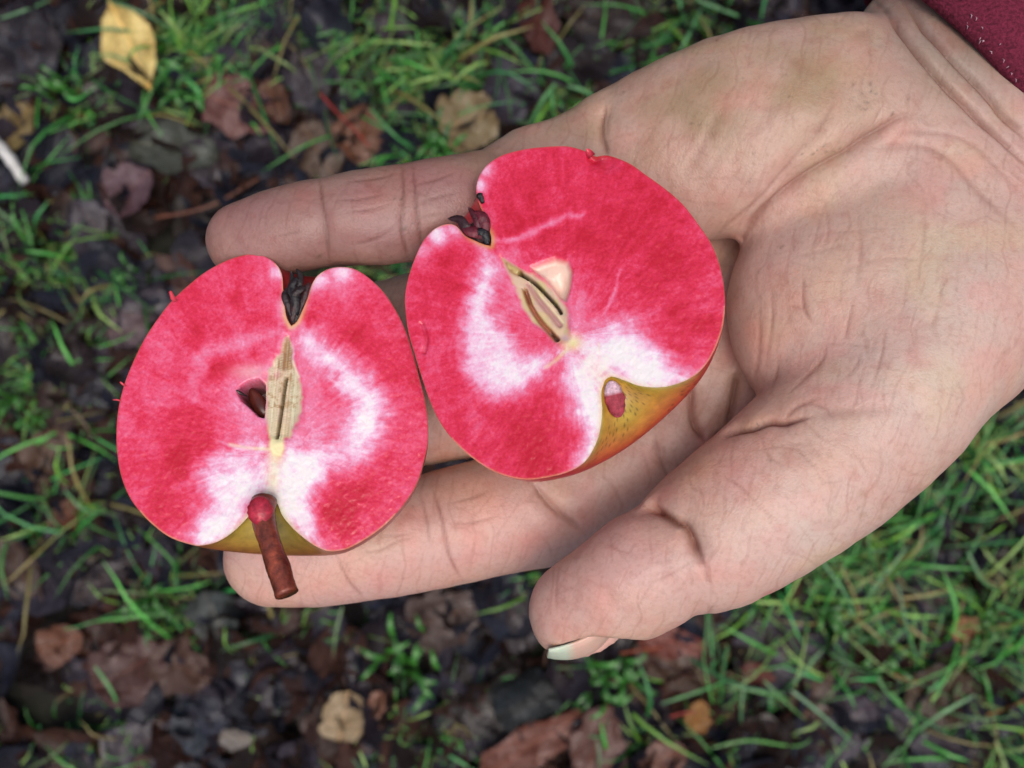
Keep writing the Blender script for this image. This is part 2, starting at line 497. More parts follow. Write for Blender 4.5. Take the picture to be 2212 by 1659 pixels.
# name, px, py, length px, width px, direction deg, colour, label, (tip, base, curl, roll), height mm
HERO = [
 (285,100,205,112,-66,(236,212,130),'bright pale yellow pointed leaf standing out on grass, topmost left',(2.0,.8,.05,.05),22),
 (1015,262,132,126,20,(172,152,112),'round pale tan leaf with orange rim just above the fingers',(.6,1,.05,.12),14),
 (785,300,128,108,-55,(150,100,72),'orange-brown leaf with red stalk lying above the little finger',(.8,1,.1,.1),12),
 (283,412,118,112,40,(128,98,106),'round mauve-grey leaf left of the little fingertip',(.6,1,.1,.15),10),
 (520,235,165,120,-20,(150,104,98),'pinkish brown blotched leaf below the grass near the top left',(.8,1,.1,.1),12),
 (600,225,110,60,-60,(140,104,84),'narrow tan leaf edge beside the pinkish blotched leaf',(.9,1,.1,.2),14),
 (385,325,200,105,-12,(92,98,88),'long grey-green leaf with pale sheen, upper left litter',(.9,1,.1,.2),10),
 (690,330,130,110,-60,(132,112,96),'grey-brown leaf tucked behind the little finger, left of orange-brown one',(.7,1,.1,.1),10),
 (1105,200,150,112,-100,(80,74,86),'slate purple leaf right of the round tan leaf',(.9,1,.1,.1),9),
 (1340,35,260,130,5,(74,60,54),'large dark brown leaf at the top edge above the hand',(.9,1,.1,.1),9),
 (1168,62,140,80,-75,(116,66,54),'reddish brown leaf at the top edge, left of large dark leaf',(.9,1,.1,.15),12),
 (1255,140,150,110,10,(56,48,50),'dark glossy crumpled leaf below the large dark brown leaf',(.8,1,.2,.3),12),
 (45,110,230,200,-50,(72,68,74),'big slate-grey leaf in the top left corner',(.8,1,.1,.1),8),
 (40,275,120,100,60,(165,145,95),'mottled yellowish tan leaf at the left edge below the corner leaf',(.8,1,.15,.25),12),
 (250,575,180,80,-30,(62,64,74),'dark oval wet leaf curled lengthwise, left of the apple top',(.8,1,.1,.5),12),
 (135,1385,92,84,20,(146,100,78),'small bright orange-brown leaf in the lower left litter',(.6,1,.15,.2),16),
 (48,1235,170,84,-65,(102,82,72),'long brown leaf at the left edge in the lower left',(.9,1,.15,.2),10),
 (745,1542,108,88,80,(196,174,136),'pale beige rounded leaf near the bottom edge, left of moss',(.55,1,.2,.35),16),
 (815,1530,80,44,80,(165,120,100),'small pinkish leaf right of the pale beige one',(.6,1,.2,.3),14),
 (1150,1605,260,96,28,(150,96,80),'long pinkish brown leaf at the bottom edge below the dark round leaf',(.9,1,.15,.15),14),
 (1290,1592,160,108,75,(136,98,88),'oval pinkish leaf crossed by a grass blade at the bottom edge',(.7,1,.1,.1),14),
 (1432,1635,110,80,30,(145,100,84),'broad pinkish brown leaf corner cut by the bottom edge',(.7,1,.1,.1),12),
 (1130,1520,150,130,30,(54,58,58),'dark wet leaf domed like a ball below the thumb',(.55,1,-.5,-.5),26),
 (1445,1383,150,70,-12,(156,88,74),'reddish leaf directly below the thumbnail',(.8,1,.1,.1),13),
 (1455,1432,190,100,-25,(108,84,68),'brown leaf with a dark hole below the reddish leaf',(.8,1,.1,.1),10),
 (1680,1400,210,150,25,(82,76,86),'large slate leaf crossed by grass below the thumb base',(.8,1,.1,.1),8),
 (2079,1353,64,52,10,(182,132,90),'small peach-coloured leaf in the grass at the right',(.6,1,.15,.2),18),
 (1506,1544,70,52,80,(186,132,62),'small orange-yellow leaf with red stalk in the lower right grass',(.7,1,.2,.3),16),
 (1820,1560,170,125,40,(88,80,92),'purple-grey flat leaf under long grass blade, bottom right',(.7,1,.1,.1),9),
 (1965,1572,215,76,-20,(86,80,90),'long slate leaf right of the purple-grey flat leaf',(.9,1,.1,.2),9),
 (2044,1498,200,125,-10,(98,82,64),'olive brown leaf in the lower right grass with orange stalk',(.8,1,.1,.1),10),
 (1753,1495,120,86,70,(116,92,78),'tan leaf with rounded tip between grass blades, lower right',(.7,1,.1,.1),11),
 (1635,1452,74,46,-20,(140,84,72),'small red-brown leaf at the lower end of large slate leaf',(.8,1,.15,.2),14),
 (1960,1240,190,140,-40,(92,78,80),'dull purple-brown leaf behind grass right of the thumb',(.8,1,.1,.1),8),
 (286,1440,160,140,30,(110,76,70),'rust-brown broad leaf in the lower left centre',(.7,1,.1,.15),10),
 (232,1250,150,62,35,(88,78,80),'narrow grey leaf slanting upward, left of the stem',(.9,1,.1,.25),12),
 (513,1590,70,46,-15,(150,144,136),'tiny pale grey leaf near the bottom edge',(.7,1,.15,.2),14),
 (416,1572,120,70,-70,(68,78,92),'blue-slate leaf standing near the bottom edge',(.8,1,.15,.25),12),
 (150,1112,80,56,80,(130,84,60),'small rust leaf left of the apple, low in the grass',(.7,1,.15,.2),12),
 (291,712,110,74,10,(126,108,112),'pale mauve leaf peeking out left of the apple shoulder',(.7,1,.1,.1),11),
 (215,846,130,68,-10,(64,64,74),'dark slate leaf touching the left apple edge from behind',(.8,1,.1,.1),10),
 (122,992,140,112,-60,(110,82,62),'rust and green leaf at the lower left of the apple',(.7,1,.1,.1),11),
 (168,785,110,96,-40,(58,46,46),'dark leaf with brown hollow left of the apple',(.6,1,.3,.4),12),
 (880,40,150,90,30,(84,74,80),'grey-violet leaf at the top edge left of centre',(.8,1,.1,.1),9),
 (690,190,170,110,-50,(86,80,88),'crumpled grey-violet leaf right of the pinkish blotched leaf',(.8,1,.15,.2),10),
 (960,1330,170,130,20,(104,84,76),'brown leaf below the index finger',(.7,1,.1,.1),10),
 (1110,1330,160,120,-60,(78,70,74),'dull grey leaf left of the thumb tip',(.8,1,.1,.1),8),
 (920,1500,110,62,70,(66,72,88),'blue-grey leaf wedged in moss at the bottom',(.8,1,.1,.2),12),
 (470,1330,120,110,-70,(84,92,90),'grey-green leaf below the stem tip',(.8,1,.1,.2),10),
 (395,1440,140,110,-20,(112,84,72),'dusty brown leaf between rust leaf and index finger',(.7,1,.1,.15),12),
]
hero_rng = random.Random(5)
for k, (px, py, L, Wd, ang, c, lab, (tp, bs, cu, ro), hh) in enumerate(HERO):
    me = leaf_mesh('fallen_leaf', L * SG, Wd * SG, tip=tp, base=bs, curl=cu * .6, roll=ro * .6, wav=0.05, nu=16, nv=6, seed=100 + k, notch=0.22, edge=.7)
    o = bpy.data.objects.new('fallen_leaf', me)
    x, y = ground_xy(px, py, hh)
    o.location = (x, y, hh * 0.001 + 0.004)
    o.rotation_euler = (hero_rng.uniform(-.18, .18), hero_rng.uniform(-.18, .18), math.radians(ang))
    cc = lin(c) * (0.75 if 'bright' in lab and 'yellow' in lab else .56 if 'pale' in lab else 0.46)
    o.color = (*cc, 1)
    COL.objects.link(o)
    tag(o, lab, 'leaf')

# ordinary litter leaves, each one its own object
KINDS = [('dark slate wet fallen leaf flat in the leaf litter', 'dark slate leaves in the litter', (66, 68, 84)),
         ('dark chocolate brown wet fallen leaf in the leaf litter', 'chocolate brown leaves in the litter', (62, 48, 43)),
         ('dull grey-violet fallen leaf matted in the leaf litter', 'grey-violet leaves in the litter', (88, 80, 92)),
         ('faded red-brown fallen leaf matted in the leaf litter', 'red-brown leaves in the litter', (104, 72, 62))]
PROTOS = [leaf_mesh('fallen_leaf', 0.052, 0.034 + 0.003 * (k % 4), tip=[.7, .9, 1.2][k % 3], base=[1, .85][k % 2], curl=0.16 + .1 * (k % 3 - 1), roll=[.1, .3, .45][k % 3],
                    wav=0.07, nu=10, nv=4, seed=k, notch=0.4) for k in range(14)]
lr = random.Random(11)
cnt = 0
tries = 0
while cnt < 250 and tries < 4000:
    tries += 1
    px, py = lr.uniform(-40, PW + 40), lr.uniform(-40, PH + 40)
    # leave out those that the hand hides
    if 1150 < px < 2150 and 330 < py < 950 and px > 1150: continue
    if 420 < px < 1500 and 480 < py < 1180: continue
    k = lr.choices(range(4), (5, 4, 4, 2))[0]
    lab, grp, c = KINDS[k]
    o = bpy.data.objects.new('fallen_leaf', lr.choice(PROTOS))
    h = 2 + 7 * cnt / 250
    x, y = ground_xy(px, py, h)
    o.location = (x, y, h * 0.001)
    o.rotation_euler = (lr.gauss(0, .15), lr.gauss(0, .15), lr.uniform(0, 6.28))
    sc = lr.uniform(0.8, 1.6)
    o.scale = (sc, sc * lr.uniform(.8, 1.15), sc)
    j = lr.uniform(.6, 1.25)
    cc = lin(c) * 0.36 * j
    o.color = (*cc, 1)
    COL.objects.link(o)
    tag(o, lab, 'leaf', grp)
    cnt += 1

# matted fragments underneath and beyond the frame: nobody could count these
V, F, C = [], [], []
base_leaves = [leaf_grid(0.045, 0.032, tip=.8, curl=.15, roll=.3, wav=.12, nu=5, nv=2, seed=k, notch=.5)[:2] for k in range(8)]
for k in range(7500):
    if k < 1500:
        x, y = rng.uniform(-.55, .55), rng.uniform(-.45, .45)
    else:
        x, y = rng.uniform(-1.5, 1.5), rng.uniform(-1.4, 1.4)
        if abs(x) < .47 and abs(y) < .37: continue
    bv, bf = base_leaves[k % 8]
    an, sc = rng.uniform(0, 6.28), rng.uniform(.6, 1.5)
    ca, sa = math.cos(an) * sc, math.sin(an) * sc
    tx, ty = rng.normal(0, .13), rng.normal(0, .13)
    z0 = rng.uniform(-.001, .006)
    b0 = len(V)
    for (vx, vy, vz) in bv:
        wx, wy = ca * vx - sa * vy, sa * vx + ca * vy
        V.append((x + wx, y + wy, z0 + vz * sc + wx * tx + wy * ty))
    c = lin(KINDS[rng.integers(4)][2]) * 0.29 * rng.uniform(.45, 1.3)
    C += [c] * len(bv)
    F += [tuple(b0 + i for i in f) for f in bf]
tag(mesh_obj('leaf_litter', V, np.array(F), M_LITTER, cols=np.array(C)), 'matted dark rotting leaf litter covering the ground', 'leaf litter', kind='stuff')

# ---- twigs and loose stalks -----------------------------------------
def ground_path(pts, hs):
    out = []
    for (px, py), h in zip(pts, hs):
        x, y = ground_xy(px, py, h)
        out.append((x, y, h * 0.001))
    return catmull(out, 5)
TW = [
 ('twig', [(-20,300),(15,335),(55,395)], 26, 14, (225,222,214), 'thick white bare stick at the left edge', 'twig'),
 ('leaf_stalk', [(335,470),(420,455),(480,432),(560,385)], 16, 3.4, (120,70,48), 'long curved red-brown stalk left of the little finger', 'stalk'),
 ('leaf_stalk', [(690,200),(730,245),(770,285),(800,320)], 22, 2.2, (175,50,40), 'thin red stalk on the orange-brown leaf', 'stalk'),
 ('leaf_stalk', [(1335,1412),(1380,1405),(1430,1398)], 18, 2.6, (176,84,48), 'orange stalk beside the thumbnail', 'stalk'),
 ('leaf_stalk', [(1448,1548),(1480,1540),(1500,1538)], 22, 2.4, (180,70,60), 'red stalk of the small orange-yellow leaf', 'stalk'),
 ('twig', [(1175,1440),(1185,1400),(1215,1350)], 16, 3.0, (110,80,62), 'short brown twig under the thumb tip', 'twig'),
 ('leaf_stalk', [(1930,1455),(1965,1470),(1990,1472)], 20, 2.4, (170,80,50), 'orange stalk of the olive brown leaf', 'stalk'),
 ('leaf_stalk', [(2130,1545),(2175,1530),(2230,1505)], 20, 2.2, (170,110,40), 'yellow-orange stalk at the right edge low down', 'stalk'),
 ('twig', [(515,960),(505,1000),(500,1060)], 14, 2.5, (120,100,80), 'thin grey twig hidden mostly behind the left apple half', 'twig'),
 ('twig', [(150,880),(175,905),(200,940)], 14, 2.6, (135,115,90), 'thin pale twig left of the apple', 'twig'),
]
for nm, pts, h, rad, c, lab, cat in TW[:8] + TW[9:]:
    P = ground_path(pts, [h, h + 4, h + 1, h][:len(pts)] if len(pts) < 5 else [h] * len(pts))
    n = len(P)
    rr = [rad * SG * (1.0 - .3 * i / n) * (1 + .12 * math.sin(i * 2.3)) for i in range(n)]
    Vt, Ft = tube(P, rr, 8)
    cc = np.array([lin(c) * .7] * len(Vt))
    tag(mesh_obj(nm, Vt, Ft, M_TWIG, cols=cc), lab, cat)

# ---- grass -----------------------------------------------------------
GV, GF, GC = [], [], []
def blade(P, w, col, fold=0.25):
    """P (n,3) centreline in metres, w half width"""
    n = len(P)
    b0 = len(GV)
    for i in range(n):
        t = P[min(i + 1, n - 1)] - P[max(i - 1, 0)]
        s = np.array([-t[1], t[0], 0]); L = np.linalg.norm(s)
        s = s / L if L > 1e-9 else np.array([1.0, 0, 0])
        u = i / (n - 1)
        ww = w * (1 - u ** 3) * min(1, .55 + u * 3) + w * .05
        GV.extend([P[i] - s * ww, P[i] + np.array([0, 0, -ww * fold * 2]), P[i] + s * ww])
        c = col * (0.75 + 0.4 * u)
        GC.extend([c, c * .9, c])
    for i in range(n - 1):
        for j in (0, 1):
            a = b0 + i * 3 + j
            GF.append((a, a + 1, a + 4, a + 3))

GREENS = [(56, 134, 44), (42, 116, 40), (80, 160, 62), (104, 156, 48), (58, 146, 72), (134, 166, 84)]
def rand_green(r):
    c = lin(GREENS[r.integers(len(GREENS))]) * r.uniform(.28, 1.25)
    if r.random() < .11: c = lin((150, 138, 72)) * r.uniform(.5, .9)
    return c
def scatter(n, x0, x1, y0, y1):
    out = []
    while len(out) < n:
        px = rng.uniform(x0, x1, 4000); py = rng.uniform(y0, y1, 4000)
        m = rng.random(4000) < grass_w(px, py)
        out += list(zip(px[m], py[m]))
    return out[:n]
def add_blades(n, box, lmin, lmax, wmin, wmax, hmax):
    for px, py in scatter(n, *box):
        x, y = ground_xy(px, py)
        L = rng.uniform(lmin, lmax); an = rng.uniform(0, 6.28); h = rng.uniform(.15, 1) * hmax
        bend = rng.normal(0, .45)
        pts = []
        m = 6
        cx, cy = x, y
        for i in range(m):
            u = i / (m - 1)
            z = 0.002 + h * math.sin(min(1.0, u * 1.25) * math.pi * .62) 
            pts.append((cx, cy, z))
            a2 = an + bend * u
            cx += math.cos(a2) * L / (m - 1); cy += math.sin(a2) * L / (m - 1)
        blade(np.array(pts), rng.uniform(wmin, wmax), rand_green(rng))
INB = (-60, PW + 60, -60, PH + 60)
add_blades(760, INB, .03, .085, .0004, .0010, .026)
add_blades(110, INB, .05, .12, .0008, .0015, .040)
add_blades(9000, INB, .006, .024, .0003, .0007, .014)
add_blades(5000, (-1500, PW + 1500, -1500, PH + 1500), .03, .09, .0008, .0018, .04)
LONG = [  # blades that catch the eye, traced on the ground
 ([(2105,1502),(2030,1545),(1960,1600),(1890,1680)],2.2,(110,165,105)),([(1708,1490),(1770,1540),(1850,1612)],2.0,(120,165,120)),
 ([(1650,1470),(1690,1510),(1745,1560)],1.7,(95,150,80)),([(1610,1460),(1602,1530),(1600,1600)],1.6,(90,140,85)),
 ([(1430,1520),(1520,1490),(1610,1455)],1.8,(70,145,70)),([(1780,1400),(1720,1470),(1660,1520)],1.7,(80,140,75)),
 ([(1750,1180),(1830,1290),(1870,1400)],1.8,(85,150,85)),([(1960,1180),(1900,1260),(1840,1330)],1.9,(95,150,90)),
 ([(2090,1190),(2120,1250),(2160,1280)],2.0,(85,145,85)),([(1940,1260),(1960,1360),(1980,1440),(1930,1490)],1.8,(75,135,75)),
 ([(1880,1440),(1920,1500),(1990,1560),(2080,1610)],1.8,(80,140,70)),([(1505,0),(1570,25),(1650,55)],2.3,(110,170,105)),
 ([(1515,20),(1480,90),(1445,150)],2.3,(95,165,95)),([(1200,180),(1170,220),(1140,280)],2.4,(90,165,85)),([(1225,185),(1270,200),(1310,235)],2.4,(95,165,90)),
 ([(1190,190),(1195,230),(1200,270)],2.2,(85,160,80)),([(800,235),(850,290),(900,330)],2.0,(70,145,70)),([(470,0),(478,60),(480,120)],1.6,(75,140,70)),
 ([(560,105),(620,140),(650,165)],1.8,(125,150,80)),([(0,40),(60,20),(130,-10)],1.7,(95,150,95)),([(230,0),(300,25),(390,70)],1.8,(85,140,85)),
 ([(740,1310),(725,1370),(720,1420)],1.5,(120,150,95)),([(1290,1600),(1296,1640),(1292,1680)],2.2,(105,125,90)),([(205,1440),(245,1500),(260,1555)],2.2,(80,150,75)),
 ([(1020,90),(960,110),(850,130),(760,140)],1.6,(85,140,70)),([(1570,1480),(1660,1500),(1720,1515)],1.8,(90,150,70)),([(1540,1615),(1620,1600),(1720,1612),(1760,1590)],1.9,(100,160,75)),
 ([(140,1060),(180,1100),(240,1110)],2.0,(90,150,85)),([(400,170),(430,200),(440,250)],3.2,(70,160,70)),([(140,205),(165,215),(210,185)],2.6,(85,170,75)),
]
for pts, w, c in LONG:
    h0 = rng.uniform(26, 44)
    P = ground_path(pts, [h0 * (.6 + .4 * math.sin(i * 1.3 + 1)) for i in range(len(pts))])
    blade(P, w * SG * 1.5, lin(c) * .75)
def weed(px, py, n, size):
    x, y = ground_xy(px, py)
    for k in range(n * 2):
        an = rng.uniform(0, 6.28); x0_, y0_ = x + rng.normal(0, size * SG * .35), y + rng.normal(0, size * SG * .35)
        L = size * SG * rng.uniform(.6, 1)
        pts = [(x0_ + math.cos(an) * L * u, y0_ + math.sin(an) * L * u, .012 + .02 * math.sin(u * 2.4)) for u in (0, .3, .6, .85, 1)]
        blade(np.array(pts), L * .085, lin((74, 146, 52)) * rng.uniform(.3, .75), .1)
for px, py, n, sz in [(430,190,4,70),(160,215,5,50),(350,1305,9,60),(1300,1460,8,70),(880,1410,8,75),(60,870,6,50),(120,900,5,40),(1890,1390,7,60),(1770,1300,6,60),(2110,1330,6,50),(300,600,5,40),(940,330,7,60),(870,160,6,50),(1330,1440,5,50)]:
    weed(px, py, n, sz)
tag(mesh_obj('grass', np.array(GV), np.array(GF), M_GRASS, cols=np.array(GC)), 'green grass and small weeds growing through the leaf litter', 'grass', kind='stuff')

# ------------------------------------------------------------------ hand
H = 0.85                     # grid step, mm
ORG = np.array([-68.0, -72.0, -72.0])
DIM = (262, 236, 94)
ax = [ORG[i] + H * np.arange(DIM[i], dtype=np.float32) for i in range(3)]

def chain_sdf(st, n=2):
    """st: (px, py, r px, ztop mm, zscale) -> distance grid of a tapered, flattened tube"""
    st = catmull(st, n)
    C, R, Zs = [], [], []
    for px, py, r, zt, zs in st:
        zc = zt
        for _ in range(3):
            rm = r * S0 * (D - zc) / D
            zc = zt - rm * zs
        C.append(mm(px, py, zc)); R.append(rm); Zs.append(zs)
    G = np.full(DIM, 18.0, np.float32)
    pad = 9.0
    for k in range(len(C) - 1):
        a, b = C[k], C[k + 1]
        lo = np.minimum(a - R[k], b - R[k + 1]) - pad
        hi = np.maximum(a + R[k], b + R[k + 1]) + pad
        i0 = np.clip(((lo - ORG) / H).astype(int), 0, DIM); i1 = np.clip(((hi - ORG) / H).astype(int) + 2, 0, DIM)
        if np.any(i1 <= i0): continue
        sl = tuple(slice(i0[i], i1[i]) for i in range(3))
        x = ax[0][sl[0]][:, None, None]; y = ax[1][sl[1]][None, :, None]; z = ax[2][sl[2]][None, None, :]
        zs = .5 * (Zs[k] + Zs[k + 1])
        dv = b - a
        dz = dv[2] / zs
        L2 = dv[0] ** 2 + dv[1] ** 2 + dz ** 2 + 1e-9
        t = np.clip(((x - a[0]) * dv[0] + (y - a[1]) * dv[1] + (z - a[2]) / zs * dz) / L2, 0, 1)
        d = np.sqrt((x - a[0] - t * dv[0]) ** 2 + (y - a[1] - t * dv[1]) ** 2 + ((z - a[2]) / zs - t * dz) ** 2) - (R[k] + t * (R[k + 1] - R[k]))
        G[sl] = np.minimum(G[sl], d)
    return G

def smin(a, b, k):
    h = np.maximum(k - np.abs(a - b), 0) / k
    return np.minimum(a, b) - h * h * k * .25

def Zc(lst, zs):
    return [tuple(p) + (zs,) if len(p) == 4 else p for p in lst]

pinky = chain_sdf(Zc([(531,520,86,-13),(600,502,94,-11.5),(660,488,97,-11),(708,480,97,-11.5),(790,470,104,-11),(885,460,106,-12.5),(970,447,110,-14),(1060,432,108,-19),(1150,405,112,-24)], .88))
ring = chain_sdf(Zc([(560,770,95,-33),(700,742,100,-35),(850,706,104,-35),(1000,674,110,-34),(1150,640,115,-33),(1300,600,120,-32),(1450,560,130,-31)], .88))
middle = chain_sdf(Zc([(430,965,92,-33),(560,950,98,-36),(700,935,102,-36),(850,912,104,-35),(1000,885,106,-34),(1150,855,114,-33),(1300,815,120,-32),(1450,770,130,-31)], .88))
index = chain_sdf(Zc([(592,1203,107,-25),(680,1197,114,-24),(780,1180,116,-25),(880,1162,121,-25.5),(980,1136,126,-27),(1100,1108,129,-28),(1220,1075,138,-29.5),(1330,1020,142,-30),(1450,950,150,-29)], .86))
fingers = smin(smin(smin(pinky, ring, 1.0), middle, 1.0), index, 1.2)
pad = chain_sdf(Zc([(1170,392,116,-24),(1265,362,126,-22),(1400,345,168,-18)], .75))
hypo = chain_sdf(Zc([(1400,348,172,-18),(1520,313,207,-13.5),(1650,283,222,-10),(1780,266,228,-8.5),(1890,280,250,-10)], .66))
palm = chain_sdf(Zc([(1440,600,240,-35),(1550,640,270,-38),(1700,620,290,-32)], .42))
palm2 = chain_sdf(Zc([(1380,760,230,-35),(1500,830,240,-35),(1640,860,240,-29)], .42))
thenar = smin(chain_sdf(Zc([(1782,630,200,-11),(1850,640,238,-7.5),(1945,588,275,-6.5),(2050,490,305,-8.5),(2160,410,325,-12)], .66)), chain_sdf(Zc([(1800,720,205,-9),(1900,740,240,-5),(2020,680,240,-5)], .7)), 8)
thumb = chain_sdf(Zc([(1257,1320,115,-7),(1330,1277,124,-3.5),(1400,1232,133,-2.0),(1462,1197,127,-4.2),(1500,1178,146,-2.0),(1550,1150,164,-.6),(1650,1082,176,0),(1780,982,190,.5),(1920,848,194,0),(2045,690,188,-2),(2150,560,190,-6)], .84))
wrist = chain_sdf(Zc([(2010,330,290,-15),(2120,215,318,-15.5),(2270,82,318,-18),(2420,-52,322,-20),(2700,-300,340,-24)], .58))
hyp = smin(pad, hypo, 5)
pl = smin(palm, palm2, 8)
G = smin(fingers, pl, 5)
G = smin(G, hyp, 4.5)
th = smin(thenar, thumb, 4.0)
th = smin(th, wrist, 16)
G = smin(G, th, 4.5)
nailcut = chain_sdf([(1150,1522,64,16,3.6),(1216,1486,62,16,3.6),(1290,1450,62,16,3.6),(1400,1464,62,16,3.6)])
G = -smin(-G, nailcut, .8)
del pinky, ring, middle, index, fingers, pad, hypo, palm, palm2, thenar, thumb, wrist, hyp, pl, th

def surface_nets(F, org, h):
    s = F < 0
    nx, ny, nz = F.shape
    cnt = np.zeros((nx - 1, ny - 1, nz - 1), np.int8)
    for dx in (0, 1):
        for dy in (0, 1):
            for dz in (0, 1):
                cnt += s[dx:nx - 1 + dx, dy:ny - 1 + dy, dz:nz - 1 + dz]
    act = (cnt > 0) & (cnt < 8)
    ci = np.argwhere(act)
    vid = np.full(act.shape, -1, np.int32)
    vid[act] = np.arange(len(ci))
    acc = np.zeros((len(ci), 3)); num = np.zeros(len(ci))
    corners = [(a, b, c) for a in (0, 1) for b in (0, 1) for c in (0, 1)]
    for p in corners:
        for axis in range(3):
            if p[axis] == 1: continue
            q = list(p); q[axis] = 1
            f0 = F[ci[:, 0] + p[0], ci[:, 1] + p[1], ci[:, 2] + p[2]]
            f1 = F[ci[:, 0] + q[0], ci[:, 1] + q[1], ci[:, 2] + q[2]]
            m = (f0 < 0) != (f1 < 0)
            t = np.where(m, f0 / (f0 - f1 + 1e-12), 0)
            e = np.array(p, float)[None, :].repeat(len(ci), 0)
            e[:, axis] = t
            acc[m] += e[m]; num[m] += 1
    V = org + h * (ci + acc / num[:, None])
    faces = []
    for axis in range(3):
        sl0 = [slice(None)] * 3; sl1 = [slice(None)] * 3
        sl0[axis] = slice(0, -1); sl1[axis] = slice(1, None)
        d = s[tuple(sl0)].astype(np.int8) - s[tuple(sl1)].astype(np.int8)
        e = np.argwhere(d != 0)
        sg = d[tuple(e.T)]
        u, v = (axis + 1) % 3, (axis + 2) % 3
        ok = (e[:, u] > 0) & (e[:, v] > 0) & (e[:, u] < F.shape[u] - 1) & (e[:, v] < F.shape[v] - 1)
        e, sg = e[ok], sg[ok]
        def cell(du, dv):
            q = e.copy(); q[:, u] -= du; q[:, v] -= dv
            return vid[q[:, 0], q[:, 1], q[:, 2]]
        quad = np.stack([cell(1, 1), cell(0, 1), cell(0, 0), cell(1, 0)], 1)
        quad[sg < 0] = quad[sg < 0][:, ::-1]
        faces.append(quad)
    return V, np.concatenate(faces)

# close the forearm inside the sleeve
G[-1], G[:, -1], G[:, :, -1], G[0], G[:, 0], G[:, :, 0] = 5, 5, 5, 5, 5, 5
HV, HF = surface_nets(G, ORG, H)
del G
# light smoothing
E = np.concatenate([HF[:, [0, 1]], HF[:, [1, 2]], HF[:, [2, 3]], HF[:, [3, 0]]])
for _ in range(3):
    acc = np.zeros_like(HV); num = np.zeros(len(HV))
    for k in range(3):
        acc[:, k] = np.bincount(E[:, 0], HV[E[:, 1], k], len(HV)) + np.bincount(E[:, 1], HV[E[:, 0], k], len(HV))
    num = np.bincount(E[:, 0], minlength=len(HV)) + np.bincount(E[:, 1], minlength=len(HV))
    HV = .5 * HV + .5 * acc / num[:, None]
# one subdivision of the part the camera side shows
tmp = mesh_obj('tmp', HV, HF, None)
md = tmp.modifiers.new('s', 'SUBSURF'); md.levels = 1; md.render_levels = 1
dg = bpy.context.evaluated_depsgraph_get()
ev = tmp.evaluated_get(dg).to_mesh()
nv = len(ev.vertices)
HV = np.empty(nv * 3); ev.vertices.foreach_get('co', HV); HV = HV.reshape(-1, 3)
HN = np.empty(nv * 3); ev.vertices.foreach_get('normal', HN); HN = HN.reshape(-1, 3)
HF = np.empty(len(ev.loops), np.int32); ev.loops.foreach_get('vertex_index', HF); HF = HF.reshape(-1, 4)
tmp.evaluated_get(dg).to_mesh_clear()
me0 = tmp.data
bpy.data.objects.remove(tmp); bpy.data.meshes.remove(me0)

# surface coordinates on the palm side (traced frame) for the creases
sc = (D - HV[:, 2]) / D * S0
U = HV[:, 0] / sc + PW / 2
W_ = PH / 2 - HV[:, 1] / sc
up = sstep(0.05, 0.35, HN[:, 2])
disp = np.zeros(nv)
crease = np.zeros(nv)
